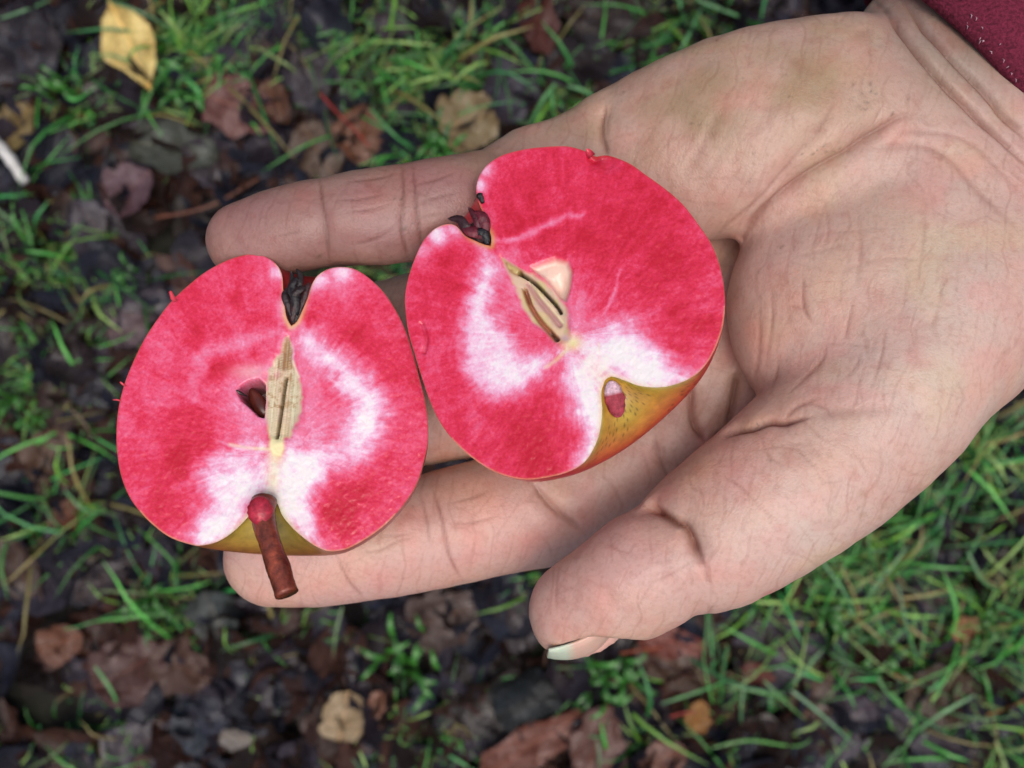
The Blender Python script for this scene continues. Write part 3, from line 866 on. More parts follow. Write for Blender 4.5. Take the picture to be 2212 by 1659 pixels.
# (points, half width px, depth mm, colour strength)
CR = [
 # little finger
 ([(690,380),(695,430),(705,500),(714,580)],5,.75,.7),([(868,345),(872,420),(868,500),(885,570)],5,.6,.6),([(890,345),(898,420),(905,480),(912,560)],5,.6,.6),
 ([(715,434),(778,430),(842,417)],4,.35,.5),([(734,460),(793,454),(849,441)],4,.35,.5),([(741,395),(812,385),(860,374)],4,.35,.5),
 ([(882,404),(942,389),(987,371)],4,.35,.5),([(905,439),(949,425),(994,415)],4,.35,.5),([(908,471),(964,460)],4,.3,.4),([(592,512),(656,499)],3.5,.2,.4),([(749,532),(812,516),(849,495)],4,.3,.45),
 ([(1086,318),(1080,350),(1060,400),(1050,450)],7,1.3,.6),([(1308,222),(1298,265),(1300,300),(1315,345)],6,1.0,.6),([(1325,215),(1312,260),(1312,300)],4,.5,.4),
 # index
 ([(725,1195),(745,1240),(760,1264),(790,1296)],5,.6,.5),([(742,1200),(757,1245)],4,.3,.3),([(905,1055),(923,1129),(930,1180)],5,.45,.45),([(931,1045),(955,1121),(971,1201),(1000,1256)],5,.65,.6),
 ([(764,1197),(820,1189),(860,1169),(899,1161)],4,.35,.45),([(816,1157),(864,1157),(903,1149)],4,.3,.4),([(971,1129),(1026,1129),(1082,1111)],4,.35,.45),([(960,1090),(1020,1075),(1070,1055)],4,.25,.35),
 ([(1145,1035),(1185,1086),(1220,1118),(1262,1150)],7,1.2,.6),([(1290,1010),(1330,1060),(1350,1110)],5,.5,.3),
 # thumb
 ([(1350,1050),(1385,1078),(1417,1099),(1451,1122),(1472,1131),(1489,1156),(1506,1194),(1523,1234)],9,3.0,.9),([(1523,1232),(1530,1265)],6,.7,.4),
 ([(1527,951),(1573,928),(1620,920),(1658,907),(1696,909),(1755,899)],7,1.7,.9),([(1755,899),(1830,890),(1960,880)],14,.5,.3),
 ([(1592,800),(1584,865),(1573,926)],7,1.8,.8),([(1490,820),(1498,907),(1527,954)],7,1.8,.8),([(1409,935),(1426,992),(1447,1040)],5,.8,.5),
 ([(1380,960),(1400,1010),(1410,1060)],4,.4,.3),
 ([(1552,1025),(1599,1051),(1658,1114)],4,.35,.4),([(1700,950),(1740,990),(1770,1020)],4,.3,.4),([(1640,930),(1660,985),(1700,1010)],4,.3,.35),([(1610,975),(1690,965),(1760,985)],4,.2,.3),
 ([(1211,1215),(1202,1278),(1205,1320)],4,.2,.4),([(1308,1173),(1340,1190),(1380,1200)],4,.2,.35),([(1420,1240),(1390,1290),(1370,1330)],4,.2,.3),([(1500,1210),(1450,1240),(1400,1262)],4,.2,.3),
 ([(1630,1090),(1660,1110),(1690,1140)],4,.25,.3),([(1525,1335),(1540,1310)],5,.6,.3),
 # life line and thenar
 ([(1975,245),(1932,258),(1868,301),(1825,331),(1773,361),(1717,400),(1653,451),(1614,494),(1567,567)],8,1.1,.7),
 ([(1932,258),(1868,301),(1825,331),(1773,361),(1717,400),(1653,451)],30,1.6,.15),
 ([(1537,511),(1590,470),(1644,425),(1722,335),(1782,258),(1808,202)],6,.55,.4),([(1644,425),(1722,335),(1782,258)],26,1.0,.1),
 ([(1470,400),(1510,330),(1537,280),(1560,225)],15,.8,.22),([(1500,420),(1540,360),(1580,300)],10,.3,.15),([(1620,300),(1660,240),(1690,190)],18,.5,.1),
 ([(1885,275),(1900,240),(1905,225)],4,.4,.4),
 ([(1880,320),(1928,318),(1997,316),(2053,344),(2096,395),(2151,447),(2212,507)],9,.8,.35),([(1930,290),(1990,285),(2080,300),(2150,360),(2212,430)],8,.6,.3),
 ([(1736,590),(1737,663),(1759,703)],5,.5,.6),([(1846,637),(1832,703),(1825,736)],5,.45,.5),([(1785,736),(1779,775),(1742,815),(1700,855)],5,.5,.55),([(1914,703),(1904,775),(1881,842)],5,.4,.45),
 ([(1686,756),(1676,818),(1660,855)],5,.4,.5),([(1700,660),(1740,668)],3,.2,.3),([(1676,623),(1732,612)],4,-.2,.0),([(1746,744),(1825,744),(1911,752)],4,.3,.2),([(1742,683),(1805,683)],4,-.15,0),
 ([(1825,820),(1850,790),(1860,760)],4,.35,.4),([(1640,640),(1640,760),(1620,860)],6,.5,.3),([(1665,600),(1668,700),(1650,800)],5,.4,.3),
 ([(1700,560),(1780,540),(1850,520)],5,.35,.2),([(1720,510),(1820,500),(1950,490)],5,.3,.15),([(1800,590),(1900,560),(2000,560)],5,.3,.15),([(1780,430),(1790,500),(1770,560)],5,.3,.25),
 ([(1850,430),(1860,540),(1850,620)],7,.45,.25),([(2000,440),(1995,520),(1980,600)],6,.3,.25),([(2040,560),(2030,650),(2010,720)],5,.25,.2),([(1960,560),(1955,640),(1940,700)],5,.25,.2),
 ([(1690,905),(1720,880),(1770,860)],5,.6,.5),([(1740,870),(1780,880),(1800,905)],5,.4,.4),([(1700,960),(1745,960)],4,.2,.3),
 # wrist
 ([(1865,-10),(1920,26),(1941,45),(1966,78),(1986,104),(2009,134),(2032,162),(2056,190),(2085,218),(2118,253),(2140,273),(2212,345),(2300,430)],8,1.9,.9),
 ([(1940,-12),(1970,21),(1999,55),(2027,86),(2057,119),(2085,149),(2110,175),(2151,222),(2168,245),(2212,290),(2300,370)],7,1.5,.75),
 ([(2168,245),(2190,262),(2212,275)],8,.6,.4),([(1890,60),(1860,70),(1830,90)],10,.4,.2),
]
# fine creases scattered along the natural directions of the skin
cr_rng = np.random.default_rng(21)
def fine(n, box, ang, jit, L0, L1, dep, colr):
    x0, x1, y0, y1 = box
    for _ in range(n):
        x, y = cr_rng.uniform(x0, x1), cr_rng.uniform(y0, y1)
        a = math.radians(ang + cr_rng.normal(0, jit)); L = cr_rng.uniform(L0, L1)
        b = cr_rng.normal(0, .12)
        p = [(x - math.cos(a) * L / 2, y - math.sin(a) * L / 2), (x - math.sin(a) * b * L, y + math.cos(a) * b * L), (x + math.cos(a) * L / 2, y + math.sin(a) * L / 2)]
        CR.append((p, cr_rng.uniform(2.4, 3.8), dep * cr_rng.uniform(.4, 1), colr * cr_rng.uniform(.3, 1)))
fine(60, (1620,2200,380,880), 97, 9, 60, 180, .10, .22)
fine(34, (1620,2180,380,860), -6, 10, 60, 200, .09, .10)
fine(34, (1520,2000,930,1240), 38, 22, 40, 120, .08, .25)
fine(60, (1340,1900,60,420), 118, 6, 60, 190, .09, .16)
fine(16, (1180,1480,1120,1330), 150, 30, 40, 90, .07, .22)
fine(16, (560,1080,350,560), -10, 8, 30, 80, .14, .25)
fine(18, (620,1240,1060,1290), -12, 10, 40, 90, .14, .25)
fine(12, (1380,1560,850,1060), 70, 20, 40, 90, .2, .3)
fine(20, (1950,2212,150,420), 42, 8, 60, 140, .2, .2)
for pts, w, dep, cs in CR:
    pa = np.array(pts)
    lo, hi = pa.min(0) - w * 7, pa.max(0) + w * 7
    zmin = -18 if (dep > 2 and pa[:, 1].mean() > 1000) else -60
    m = np.where((U > lo[0]) & (U < hi[0]) & (W_ > lo[1]) & (W_ < hi[1]) & (up > 0) & (HV[:, 2] > zmin))[0]
    if len(m) == 0: continue
    d, t = poly_dist(U[m], W_[m], [tuple(p) for p in (catmull(pa, 3) if len(pa) > 2 else pa)])
    fade = np.sin(np.pi * np.clip(t, 0, 1)) ** .8 if dep < .55 else sstep(0, .22, t) * sstep(1, .78, t) * .85 + .15
    g = np.exp(-(d / (w * (.5 + .5 * fade))) ** 2) * fade
    shoulder = -.42 * np.exp(-(d / (3.0 * w)) ** 2) * (1.0 if dep > .7 and w < 12 else 0.0) * fade
    disp[m] += (-dep * (.75 if dep > .8 else .30) * g + max(dep, 0) * shoulder) * up[m]
    crease[m] = np.maximum(crease[m], cs * np.exp(-(d / (w * .75)) ** 2) * fade * up[m])
disp += .30 * vnoise(HV, .11) + .22 * vnoise(HV, .28) + .07 * vnoise(HV, .8)
HVd = HV + HN * disp[:, None]

# skin colour: pigment, dirt and stains, with some shade painted in
def blob(x, y, sx, sy=None):
    sy = sy or sx
    return np.exp(-((U - x) / sx) ** 2 - ((W_ - y) / sy) ** 2)
col = np.tile(np.array([.515, .33, .27]), (nv, 1))
def tint(mask, c):
    global col
    mask = np.clip(mask, 0, 1)[:, None]
    col = col * (1 - mask) + np.array(c) * mask
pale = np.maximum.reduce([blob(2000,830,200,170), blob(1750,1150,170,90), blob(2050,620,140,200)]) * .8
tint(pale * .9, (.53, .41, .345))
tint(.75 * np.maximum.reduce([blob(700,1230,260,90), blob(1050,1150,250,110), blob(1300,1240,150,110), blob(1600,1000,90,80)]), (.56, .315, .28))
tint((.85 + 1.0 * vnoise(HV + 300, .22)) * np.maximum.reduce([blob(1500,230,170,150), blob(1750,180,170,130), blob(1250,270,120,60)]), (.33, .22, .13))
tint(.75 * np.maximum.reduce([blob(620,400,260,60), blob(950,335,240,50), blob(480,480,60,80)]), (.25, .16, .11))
tint(1.4 * np.maximum.reduce([blob(600,500,270,120), blob(900,460,280,130)]), (.29, .15, .132))  # little finger: brownish dirt, plus its shade painted into the skin colour
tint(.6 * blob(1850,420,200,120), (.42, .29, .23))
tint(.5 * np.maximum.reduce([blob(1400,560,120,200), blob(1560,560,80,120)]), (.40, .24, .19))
tint(.95 * blob(2080,80,190,150), (.27, .20, .155))  # wrist: dimness beside the sleeve, shade painted into the skin colour
nz = vnoise(HV + 40, .16)
col *= 1 + sstep(.05, .32, nz)[:, None] * np.array([.04, -.07, -.07])
nz2 = vnoise(HV + 90, .12)
col *= 1 + sstep(.05, .35, nz2)[:, None] * np.array([.04, .07, -.02])
nz3 = vnoise(HV + 190, .45)
col *= 1 + sstep(.10, .38, nz3)[:, None] * np.array([-.05, -.12, -.12])
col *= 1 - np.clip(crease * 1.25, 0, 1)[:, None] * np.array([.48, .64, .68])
for x, y, r_, k in [(1863,1066,13,.5),(1865,1112,10,.45),(1912,1092,9,.4),(1945,975,8,.35),(1968,838,9,.45),(2050,800,7,.35),(1800,1050,8,.3),(1500,1300,7,.3),(1900,1120,6,.4),(2010,900,6,.35),(1795,985,7,.3)]:
    tint(k * blob(x, y, r_, r_ * .8), (.34, .20, .12))
# soil specks caught in the skin
sp = np.random.default_rng(8)
SPK = []
for x, y, s, n in [(868,440,9,9),(872,500,7,9),(905,470,12,5),(1858,190,24,12),(1880,225,14,8),(1690,537,6,5),(1790,325,20,12),(1600,270,60,5),(1920,236,26,5),(1760,350,16,6),(1640,180,90,6),(1480,210,70,5),(850,560,14,3),(1510,860,16,2),(1730,1000,70,5),(700,545,8,4),(1560,700,30,2),(1500,180,120,5)]:
    for _ in range(n):
        SPK.append((x + sp.normal(0, s), y + sp.normal(0, s), sp.uniform(1.2, 2.4) * (1.7 if sp.random() < .15 else 1), sp.uniform(.25, .8), sp.uniform(.5, 2.4), sp.uniform(0, 3.14)))
for x, y, r_, k, el, an in SPK:
    m = np.where((np.abs(U - x) < 14) & (np.abs(W_ - y) < 14) & (up > 0))[0]
    if len(m):
        du, dw = U[m] - x, W_[m] - y
        a_, b_ = du * math.cos(an) + dw * math.sin(an), -du * math.sin(an) + dw * math.cos(an)
        g = (k * np.exp(-(a_ / (r_ * el)) ** 2 - (b_ / r_) ** 2))[:, None]
        col[m] = col[m] * (1 - g) + np.array([.08, .055, .03]) * g
person = empty('person', 'open left hand palm up with maroon sleeve, holding two apple halves', 'hand')
person.location = to_world(mm(2120, 215, -40))
bpy.context.view_layer.update()
PLOC = np.array(person.location)
def person_part(name, Vw, F, mat, cols, parent=None, off=None):
    o = mesh_obj(name, np.asarray(Vw) - PLOC, F, mat, parent or person, cols=cols)
    return o
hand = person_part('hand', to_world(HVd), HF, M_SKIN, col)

# thumb nail: a curved plate on the lower side of the thumb tip
nl_tip, nl_base = np.array([1194., 1424.]), np.array([1356., 1352.])
NV, NF, NC = [], [], []
nu_, nv_ = 16, 10
for layer in (0, 1):
    for i in range(nu_ + 1):
        u = i / nu_
        c2 = nl_tip * (1 - u) + nl_base * u
        nrm = np.array([.38, .925])
        for j in range(nv_ + 1):
            v = j / nv_                                   # 0 near edge beside the pad, 1 far edge
            bul = (.14 + .86 * math.sin(math.pi * min(1, .04 + u * .96)) ** .7) * (1 - .55 * u ** 3)
            out = -24 + 50 * bul * math.sin(math.pi * (.10 + .80 * v))
            p2 = c2 + nrm * out - np.array([.92, -.39]) * (10 * math.sin(math.pi * v) * (1 - u) ** 3)
            z = -9.0 - 14.0 * v
            q = mm(p2[0], p2[1], z)
            if layer: q = q + np.array([-.15, .55, 0])
            NV.append(q)
            white = sstep(.30, .22, u + .06 * v)
            NC.append(lin((206, 168, 150)) * (1 - white) + lin((190, 200, 176)) * white)
m = nv_ + 1
tot = (nu_ + 1) * m
for i in range(nu_):
    for j in range(nv_):
        a = i * m + j
        NF.append((a, a + 1, a + m + 1, a + m))
        NF.append((tot + a, tot + a + m, tot + a + m + 1, tot + a + 1))
ring_ = [i * m for i in range(nu_ + 1)] + [nu_ * m + j for j in range(1, m)] + [i * m + nv_ for i in range(nu_ - 1, -1, -1)] + [j for j in range(nv_ - 1, 0, -1)]
for k in range(len(ring_)):
    a, b = ring_[k], ring_[(k + 1) % len(ring_)]
    NF.append((a, b, tot + b, tot + a))
person_part('thumbnail', to_world(np.array(NV)), NF, M_NAIL, np.array(NC))

# sleeve: flattened tube round the forearm, turned-in hem
axd = np.array([.747, -.665])
perp = np.array([.665, .747])
SV, SF, SC = [], [], []
NS = 96
prof = [(150, 3.0, -1), (60, 1.0, 0), (8, .5, 0), (-4, 1.6, 0), (0, 3.2, 0), (14, 4.0, 1), (45, 3.8, 1), (80, 4.6, 1), (140, 5.0, 1), (230, 6.0, 1), (400, 8, 1), (700, 11, 1), (1200, 16, 1), (2200, 24, 1), (4200, 30, 1)]
e0 = np.array([2127., 106.])       # a point on the hem line, above the forearm axis
axis0 = np.array([2120., 215.])
t0 = np.dot(e0 - axis0, axd)
for k, (tt, off, side) in enumerate(prof):
    c2 = axis0 + axd * (t0 + tt)
    zc = -36 - .02 * max(0, tt)
    c3 = mm(c2[0], c2[1], -12)
    c3[2] = zc
    sc_ = S0 * (D - zc) / D
    grow = 1 + max(0, tt) * .00012
    for j in range(NS):
        an = 2 * math.pi * j / NS
        wr = .7 * math.sin(an * 5 + tt * .012) + .5 * math.sin(an * 9 - tt * .03)
        rx = (322 * sc_ + off + wr * (tt > 20)) * grow
        rz = (322 * sc_ * .66 + off + wr * (tt > 20)) * grow
        ex = np.array([perp[0], -perp[1], 0]); 
        SV.append(c3 + np.array([axd[0], -axd[1], 0]) * 6.0 * (1 - math.sin(an)) + ex * rx * math.cos(an) + np.array([0, 0, 1]) * rz * math.sin(an))
        edge = 1.0 if -6 < tt < 20 else 0.0
        SC.append(lin((112, 36, 56)) * (1.0 - .2 * edge))
for k in range(len(prof) - 1):
    for j in range(NS):
        a, b = k * NS + j, k * NS + (j + 1) % NS
        SF.append((a, b, b + NS, a + NS))
sleeve = person_part('sleeve', to_world(np.array(SV)), SF, M_CLOTH, np.array(SC))
# pale fluff and worn threads at the hem
FV, FF, FC = [], [], []
fr = np.random.default_rng(4)
for k in range(46):
    v = fr.uniform(-190, 330)
    tt = abs(fr.normal(0, 9)) if fr.random() < .75 else fr.uniform(0, 90)
    c2 = axis0 + axd * (t0 + tt) + perp * v
    ca = np.clip(v / 322, -.98, .98)
    z = -36 + (322 * S0 * 1.23 * .66 + 4.2) * math.sqrt(1 - ca * ca) 
    p = mm(c2[0], c2[1], z)
    p[2] = z
    L = fr.uniform(.25, .9); a2 = fr.uniform(0, 6.28)
    pts = [p + np.array([math.cos(a2 + q * .2) * L * q, math.sin(a2 + q * .2) * L * q, .35 * math.sin(q * 3)]) for q in (0, .5, 1)]
    tv, tf = tube(pts, [.06, .10, .04], 5)
    b0 = len(FV)
    FV += tv; FF += [tuple(b0 + i for i in f) for f in tf]
    FC += [lin((205, 170, 178)) * fr.uniform(.5, 1)] * len(tv)
fz = person_part('hem_fluff', to_world(np.array(FV)), FF, M_FUZZ, np.array(FC))
tag(fz, 'pale worn threads along the sleeve hem', kind='stuff')

# ------------------------------------------------------------------ apples
def unproject(P, c0, n):
    """traced pixels (k,2) -> points on the plane through c0 with normal n, mm"""
    d = np.stack([(P[:, 0] - PW / 2) * S0 / D, (PH / 2 - P[:, 1]) * S0 / D, -np.ones(len(P))], 1)
    o = np.array([0, 0, D])
    t = ((c0 - o) @ n) / (d @ n)
    return o + d * t[:, None]

def resample(P, n):
    P = catmull(np.asarray(P, float), 6)
    s = np.concatenate([[0], np.cumsum(np.hypot(*np.diff(P, axis=0).T))])
    q = np.linspace(0, s[-1], n)
    return np.stack([np.interp(q, s, P[:, 0]), np.interp(q, s, P[:, 1])], 1)

class AppleHalf:
    def __init__(s, label, zmap, left, right, c0, nrm, depth, spacing=5.5):
        s.zmap = zmap                          # tracing frame: (ox, oy, scale)
        s.n = np.array(nrm, float); s.n /= np.linalg.norm(s.n)
        s.c0 = np.array(c0, float)
        NP = 150
        s.L, s.R = resample(left, NP), resample(right, NP)
        mid = .5 * (s.L[0] + s.R[0]); s.L[0] = s.R[0] = mid
        mid = .5 * (s.L[-1] + s.R[-1]); s.L[-1] = s.R[-1] = mid
        s.root = empty('apple_half', label, 'apple half')
        cen = s.pt(np.array([(s.L[NP // 2] + s.R[NP // 2]) / 2]))[0] - s.n * depth
        s.root.location = to_world(cen)
        s.RL = np.array(s.root.location)
        s.depth, s.NP, s.spacing = depth, NP, spacing
    def P(s, z):
        z = np.asarray(z, float)
        return np.stack([s.zmap[0] + z[..., 0] * s.zmap[2], s.zmap[1] + z[..., 1] * s.zmap[2]], -1)
    def pt(s, z):
        return unproject(s.P(z), s.c0, s.n)
    def add(s, name, Vmm, F, mat, cols=None, floats=None, parent=None, smooth=True):
        V = to_world(np.asarray(Vmm, float)) - s.RL
        return mesh_obj(name, V, F, mat, parent or s.root, cols=cols, floats=floats, smooth=smooth)
    def peel(s, colf, tilt_bulge=0.0):
        NT_ = 72
        L3, R3 = s.pt(s.L), s.pt(s.R)
        Nn, Ss = L3[0], L3[-1]
        a = Ss - Nn; al = np.linalg.norm(a); a /= al
        side = np.cross(s.n, a)                      # in-plane, perpendicular to the core axis
        def dec(Q):
            q = Q - Nn
            return q @ a, q @ side
        aL, rL = dec(L3); aR, rR = dec(R3)
        sg = 1 if rL[s.NP // 2] > 0 else -1
        V, C = [], []
        for i in range(s.NP):
            for k in range(NT_ + 1):
                th = math.pi * k / NT_
                w = .5 * (1 - math.cos(th))
                aa = aL[i] * (1 - w) + aR[i] * w
                rr = rL[i] * sg * (1 - w) + (-rR[i] * sg) * w
                x = rr * math.cos(th) * sg
                if k == 0: x = rL[i]
                if k == NT_: x = rR[i]
                dz = abs(rr) * math.sin(th) * s.depth * (1 - .35 * sstep(.80, .95, i / (s.NP - 1)))
                rib = 1 + .018 * math.sin(th) * math.sin(th * 5 + 1)
                p = Nn + a * aa + side * x * rib - s.n * (dz * rib + .02)
                V.append(p); C.append(colf(i / (s.NP - 1), th))
        m_ = NT_ + 1
        F = []
        for i in range(s.NP - 1):
            for k in range(NT_):
                q = i * m_ + k
                f = (q, q + m_, q + m_ + 1, q + 1)
                F.append(f if sg < 0 else f[::-1])
        return s.add('peel', V, F, M_PEEL, cols=np.array(C))
    def flesh(s, maskf):
        out = np.vstack([s.L, s.R[-2:0:-1]])
        poly = [tuple(p) for p in out]
        lo, hi = out.min(0), out.max(0)
        g = s.spacing
        xs = np.arange(lo[0], hi[0], g); ys = np.arange(lo[1], hi[1], g * .866)
        X, Y = np.meshgrid(xs, ys)
        X = X + (np.arange(len(ys)) % 2)[:, None] * g / 2
        x, y = X.ravel(), Y.ravel()
        r = np.random.default_rng(2)
        x = x + r.uniform(-.12, .12, len(x)) * g; y = y + r.uniform(-.12, .12, len(y)) * g
        ins = in_poly(x, y, poly)
        x, y = x[ins], y[ins]
        d, _ = poly_dist(x, y, poly + [poly[0]])
        k = d > g * .55
        pts = [Vector(p) for p in poly] + [Vector((u, v)) for u, v in zip(x[k], y[k])]
        nb = len(poly)
        res = delaunay_2d_cdt(pts, [(i, (i + 1) % nb) for i in range(nb)], [], 1, 1e-5)
        Z = np.array([tuple(v) for v in res[0]])
        F = np.array(res[2])
        de, _ = poly_dist(Z[:, 0], Z[:, 1], poly + [poly[0]])
        white, tintc, tinta, rec = maskf(Z[:, 0], Z[:, 1], de)
        V3 = s.pt(Z)
        V3 = V3 - s.n * (rec * sstep(0, 4, de))[:, None]
        # faces wound so that they look along the normal
        v0, v1, v2 = V3[F[0, 0]], V3[F[0, 1]], V3[F[0, 2]]
        if np.dot(np.cross(v1 - v0, v2 - v0), s.n) < 0: F = F[:, ::-1]
        return s.add('flesh', V3, np.ascontiguousarray(F), M_FLESH, cols=tintc, floats={'white': white, 'tint': tinta})

class Paint:
    """pigment and relief of a cut face, in the tracing frame"""
    def __init__(s, x, y):
        s.x, s.y = x, y
        s.w = np.full(x.shape, .23); s.rec = np.zeros(x.shape)
        s.c = np.zeros(x.shape + (3,)); s.a = np.zeros(x.shape)
        s.p3 = np.stack([x, y, np.zeros(x.shape)], 1)
    def white(s, pts, k):
        for q in pts:
            x, y, r = q[:3]; kk = q[3] if len(q) > 3 else k
            s.w = np.maximum(s.w, .23 + kk * np.exp(-((s.x - x) ** 2 + (s.y - y) ** 2) / (2 * r * r)))
    def streak(s, pts, w, k):
        P = catmull(pts, 5)[:, :] if len(pts) > 2 else np.array(pts, float)
        jit = vnoise(s.p3 + 500, .02) * w * 1.0
        d, t = poly_dist(s.x + jit, s.y + jit * .7, [tuple(p[:2]) for p in P])
        wd = w * (.6 + .4 * np.sin(np.pi * np.clip(t, 0, 1)))
        s.w = np.maximum(s.w, .23 + k * np.exp(-(d / wd) ** 2) * (.55 + .45 * np.sin(np.pi * t)))
    def tint(s, mask, c):
        mask = np.clip(mask, 0, 1)
        s.c = s.c * (1 - mask)[:, None] + np.asarray(c) * mask[:, None]
        s.c = np.where((s.a < 1e-4)[:, None], np.asarray(c), s.c)
        s.a = s.a + mask - s.a * mask
    def line(s, pts, w, c, k=1.0, rec=0.0):
        d, t = poly_dist(s.x, s.y, [tuple(p) for p in (catmull(pts, 4) if len(pts) > 2 else np.array(pts))])
        g = np.exp(-(d / w) ** 2)
        if c is not None: s.tint(k * g, c)
        s.rec = np.maximum(s.rec, rec * g)
    def area(s, pts, soft, k, cx, cy):
        an = np.arctan2(s.y - cy, s.x - cx); r = np.hypot(s.x - cx, s.y - cy)
        fib = vnoise(np.stack([np.cos(an) * 60, np.sin(an) * 60, r * .012], 1), 1.0) + .6 * vnoise(np.stack([np.cos(an) * 22, np.sin(an) * 22, r * .006], 1), 1.0)
        big = vnoise(s.p3 + 300, .016) + .6 * vnoise(s.p3 + 800, .04)
        d, _ = poly_dist(s.x, s.y, list(pts) + [pts[0]])
        sd = np.where(in_poly(s.x, s.y, pts), d, -d) + soft * (.5 * fib + 1.2 * big)
        s.w = s.w + k * .88 * sstep(-soft * 3.0, soft * 1.7, sd) ** 1.6 * np.clip(1 - (s.w - .2), 0, 1)
    def fibres(s, cx, cy):
        an = np.arctan2(s.y - cy, s.x - cx); r = np.hypot(s.x - cx, s.y - cy)
        f = vnoise(np.stack([np.cos(an) * 34, np.sin(an) * 34, r * .008], 1), 1.0) + .7 * vnoise(np.stack([np.cos(an) * 80, np.sin(an) * 80, r * .014], 1), 1.0)
        s.w = s.w + .10 * f * sstep(40, 200, r)
    def red(s, pts, k):
        for x, y, r in pts:
            s.w = s.w - k * np.exp(-((s.x - x) ** 2 + (s.y - y) ** 2) / (2 * r * r))

# ---- left half -------------------------------------------------------
LZ = (219.4, 521.2, .4962)
L_left = [(826,368),(812,345),(803,320),(796,270),(791,210),(786,150),(765,105),(720,70),(660,57),(600,65),(530,90),(450,135),(380,190),(310,255),(250,330),(190,420),(140,520),(100,620),(75,720),(65,820),(68,920),(85,1020),(120,1110),(170,1180),(230,1240),(300,1290),(380,1318),(430,1325),(500,1310),(560,1275),(610,1230),(645,1190),(665,1150),(690,1122),(722,1110)]
L_right = [(826,368),(850,350),(872,305),(895,250),(910,200),(940,150),(990,120),(1050,112),(1110,125),(1170,165),(1230,225),(1280,300),(1320,380),(1350,470),(1380,580),(1405,680),(1420,780),(1420,880),(1400,970),(1370,1060),(1320,1140),(1260,1210),(1190,1270),(1110,1320),(1050,1345),(980,1348),(920,1320),(860,1275),(815,1230),(785,1190),(770,1150),(750,1122),(722,1110)]
A = AppleHalf('left apple half with brown stem still attached, cut face up', LZ, L_left, L_right, mm(590, 870, -5), (.02, .30, 1), 1.0)
CREAM, TAN, DKB = lin((226, 214, 168)), lin((204, 190, 152)), lin((40, 20, 14))
def left_mask(x, y, de):
    p = Paint(x, y)
    p.area([(800,400),(900,480),(1040,600),(1110,760),(1060,880),(850,930),(640,900),(560,800),(520,640),(620,520)], 70, .30, 770, 800)
    p.area([(850,390),(930,430),(1040,500),(1130,560),(1200,640),(1225,740),(1210,850),(1150,930),(1060,975),(950,985),(850,940),(900,930),(1020,900),(1085,840),(1110,760),(1080,660),(1010,580),(930,500)], 40, .74, 770, 800)
    p.area([(735,950),(640,935),(530,955),(440,995),(440,1050),(480,1090),(470,1150),(430,1210),(395,1280),(420,1340),(520,1330),(620,1240),(675,1150),(715,1110)], 62, .86, 740, 930)
    p.area([(735,950),(800,945),(880,960),(960,985),(960,1030),(920,1070),(915,1130),(930,1200),(920,1290),(900,1310),(820,1250),(770,1170),(735,1112)], 46, .86, 740, 930)
    p.white([(770,130,30,.55),(735,85,30,.3),(945,170,40,.6),(1040,130,45,.6),(1000,200,60,.35),(800,300,30,.35)], .5)
    p.streak([(800,372),(700,410),(590,440),(470,490),(410,580),(400,680)], 48, .30)
    p.streak([(480,855),(560,890),(640,908),(720,905)], 12, .42)
    p.streak([(800,905),(880,935),(990,945)], 10, .5)
    p.streak([(835,385),(840,480),(835,560)], 16, .5)
    p.red([(430,930,90),(300,1020,90),(560,540,40),(480,560,40),(420,430,60),(260,1180,80),(1010,1180,70),(1100,1100,90),(960,1260,50),(1000,260,50),(1170,430,80)], .16)
    p.fibres(760, 880)
    p.w += .14 * vnoise(p.p3, .012) + .05 * sstep(200, 0, np.abs(x - 200))
    # yellow-green veins by the core, stem and calyx
    edge_tail = np.exp(-(de / 16) ** 2)
    p.tint(.75 * edge_tail * np.exp(-((x - 720) / 190) ** 2 - ((y - 1230) / 110) ** 2), lin((214, 206, 130)))
    p.tint(.8 * edge_tail * np.exp(-((x - 826) / 80) ** 2 - ((y - 350) / 90) ** 2), lin((222, 200, 130)))
    p.tint(.55 * np.exp(-((x - 760) / 34) ** 2 - ((y - 930) / 50) ** 2), lin((226, 216, 120)))
    p.tint(.5 * np.exp(-((x - 745) / 28) ** 2 - ((y - 1040) / 70) ** 2), lin((232, 226, 176)))
    p.tint(.6 * np.exp(-((x - 715) / 46) ** 2 - ((y - 1110) / 26) ** 2), lin((176, 140, 100)))
    p.line([(740,905),(640,900),(560,885)], 7, lin((236, 220, 190)), .6)
    # papery core
    core = [(812,415),(828,470),(826,530),(850,580),(872,660),(868,740),(838,800),(812,850),(760,862),(728,850),(716,780),(712,690),(716,610),(738,545),(775,490),(800,440)]
    m = poly_mask(x + 14 * vnoise(p.p3 + 60, .05), y + 14 * vnoise(p.p3 + 61, .05), core, 11)
    p.tint(m * .84, TAN * 1.0)
    p.rec = np.maximum(p.rec, poly_mask(x, y, core, 26) * .8)
    p.tint(m * .8 * np.exp(-((x - 735) / 16) ** 2), lin((214, 200, 168)))
    p.tint(m * .7 * np.exp(-((x - 835) / 18) ** 2 - ((y - 700) / 140) ** 2), lin((205, 206, 172)))
    p.tint(.9 * poly_mask(x, y, [(812,415),(830,480),(826,545),(790,560),(750,545),(780,490)], 9), lin((140, 92, 48)))
    p.tint(m * .75 * sstep(.0, .18, vnoise(p.p3 + 77, .08)) * (y < 720), lin((160, 112, 60)))
    p.tint(.9 * np.exp(-((x - 760) / 14) ** 2 - ((y - 575) / 20) ** 2), lin((205, 120, 130)))
    p.line([(800,590),(792,640),(782,710),(770,790),(760,850)], 7, DKB, 1.0, 3.2)
    p.line([(832,520),(845,560),(858,590)], 5, lin((235, 226, 190)), .8)
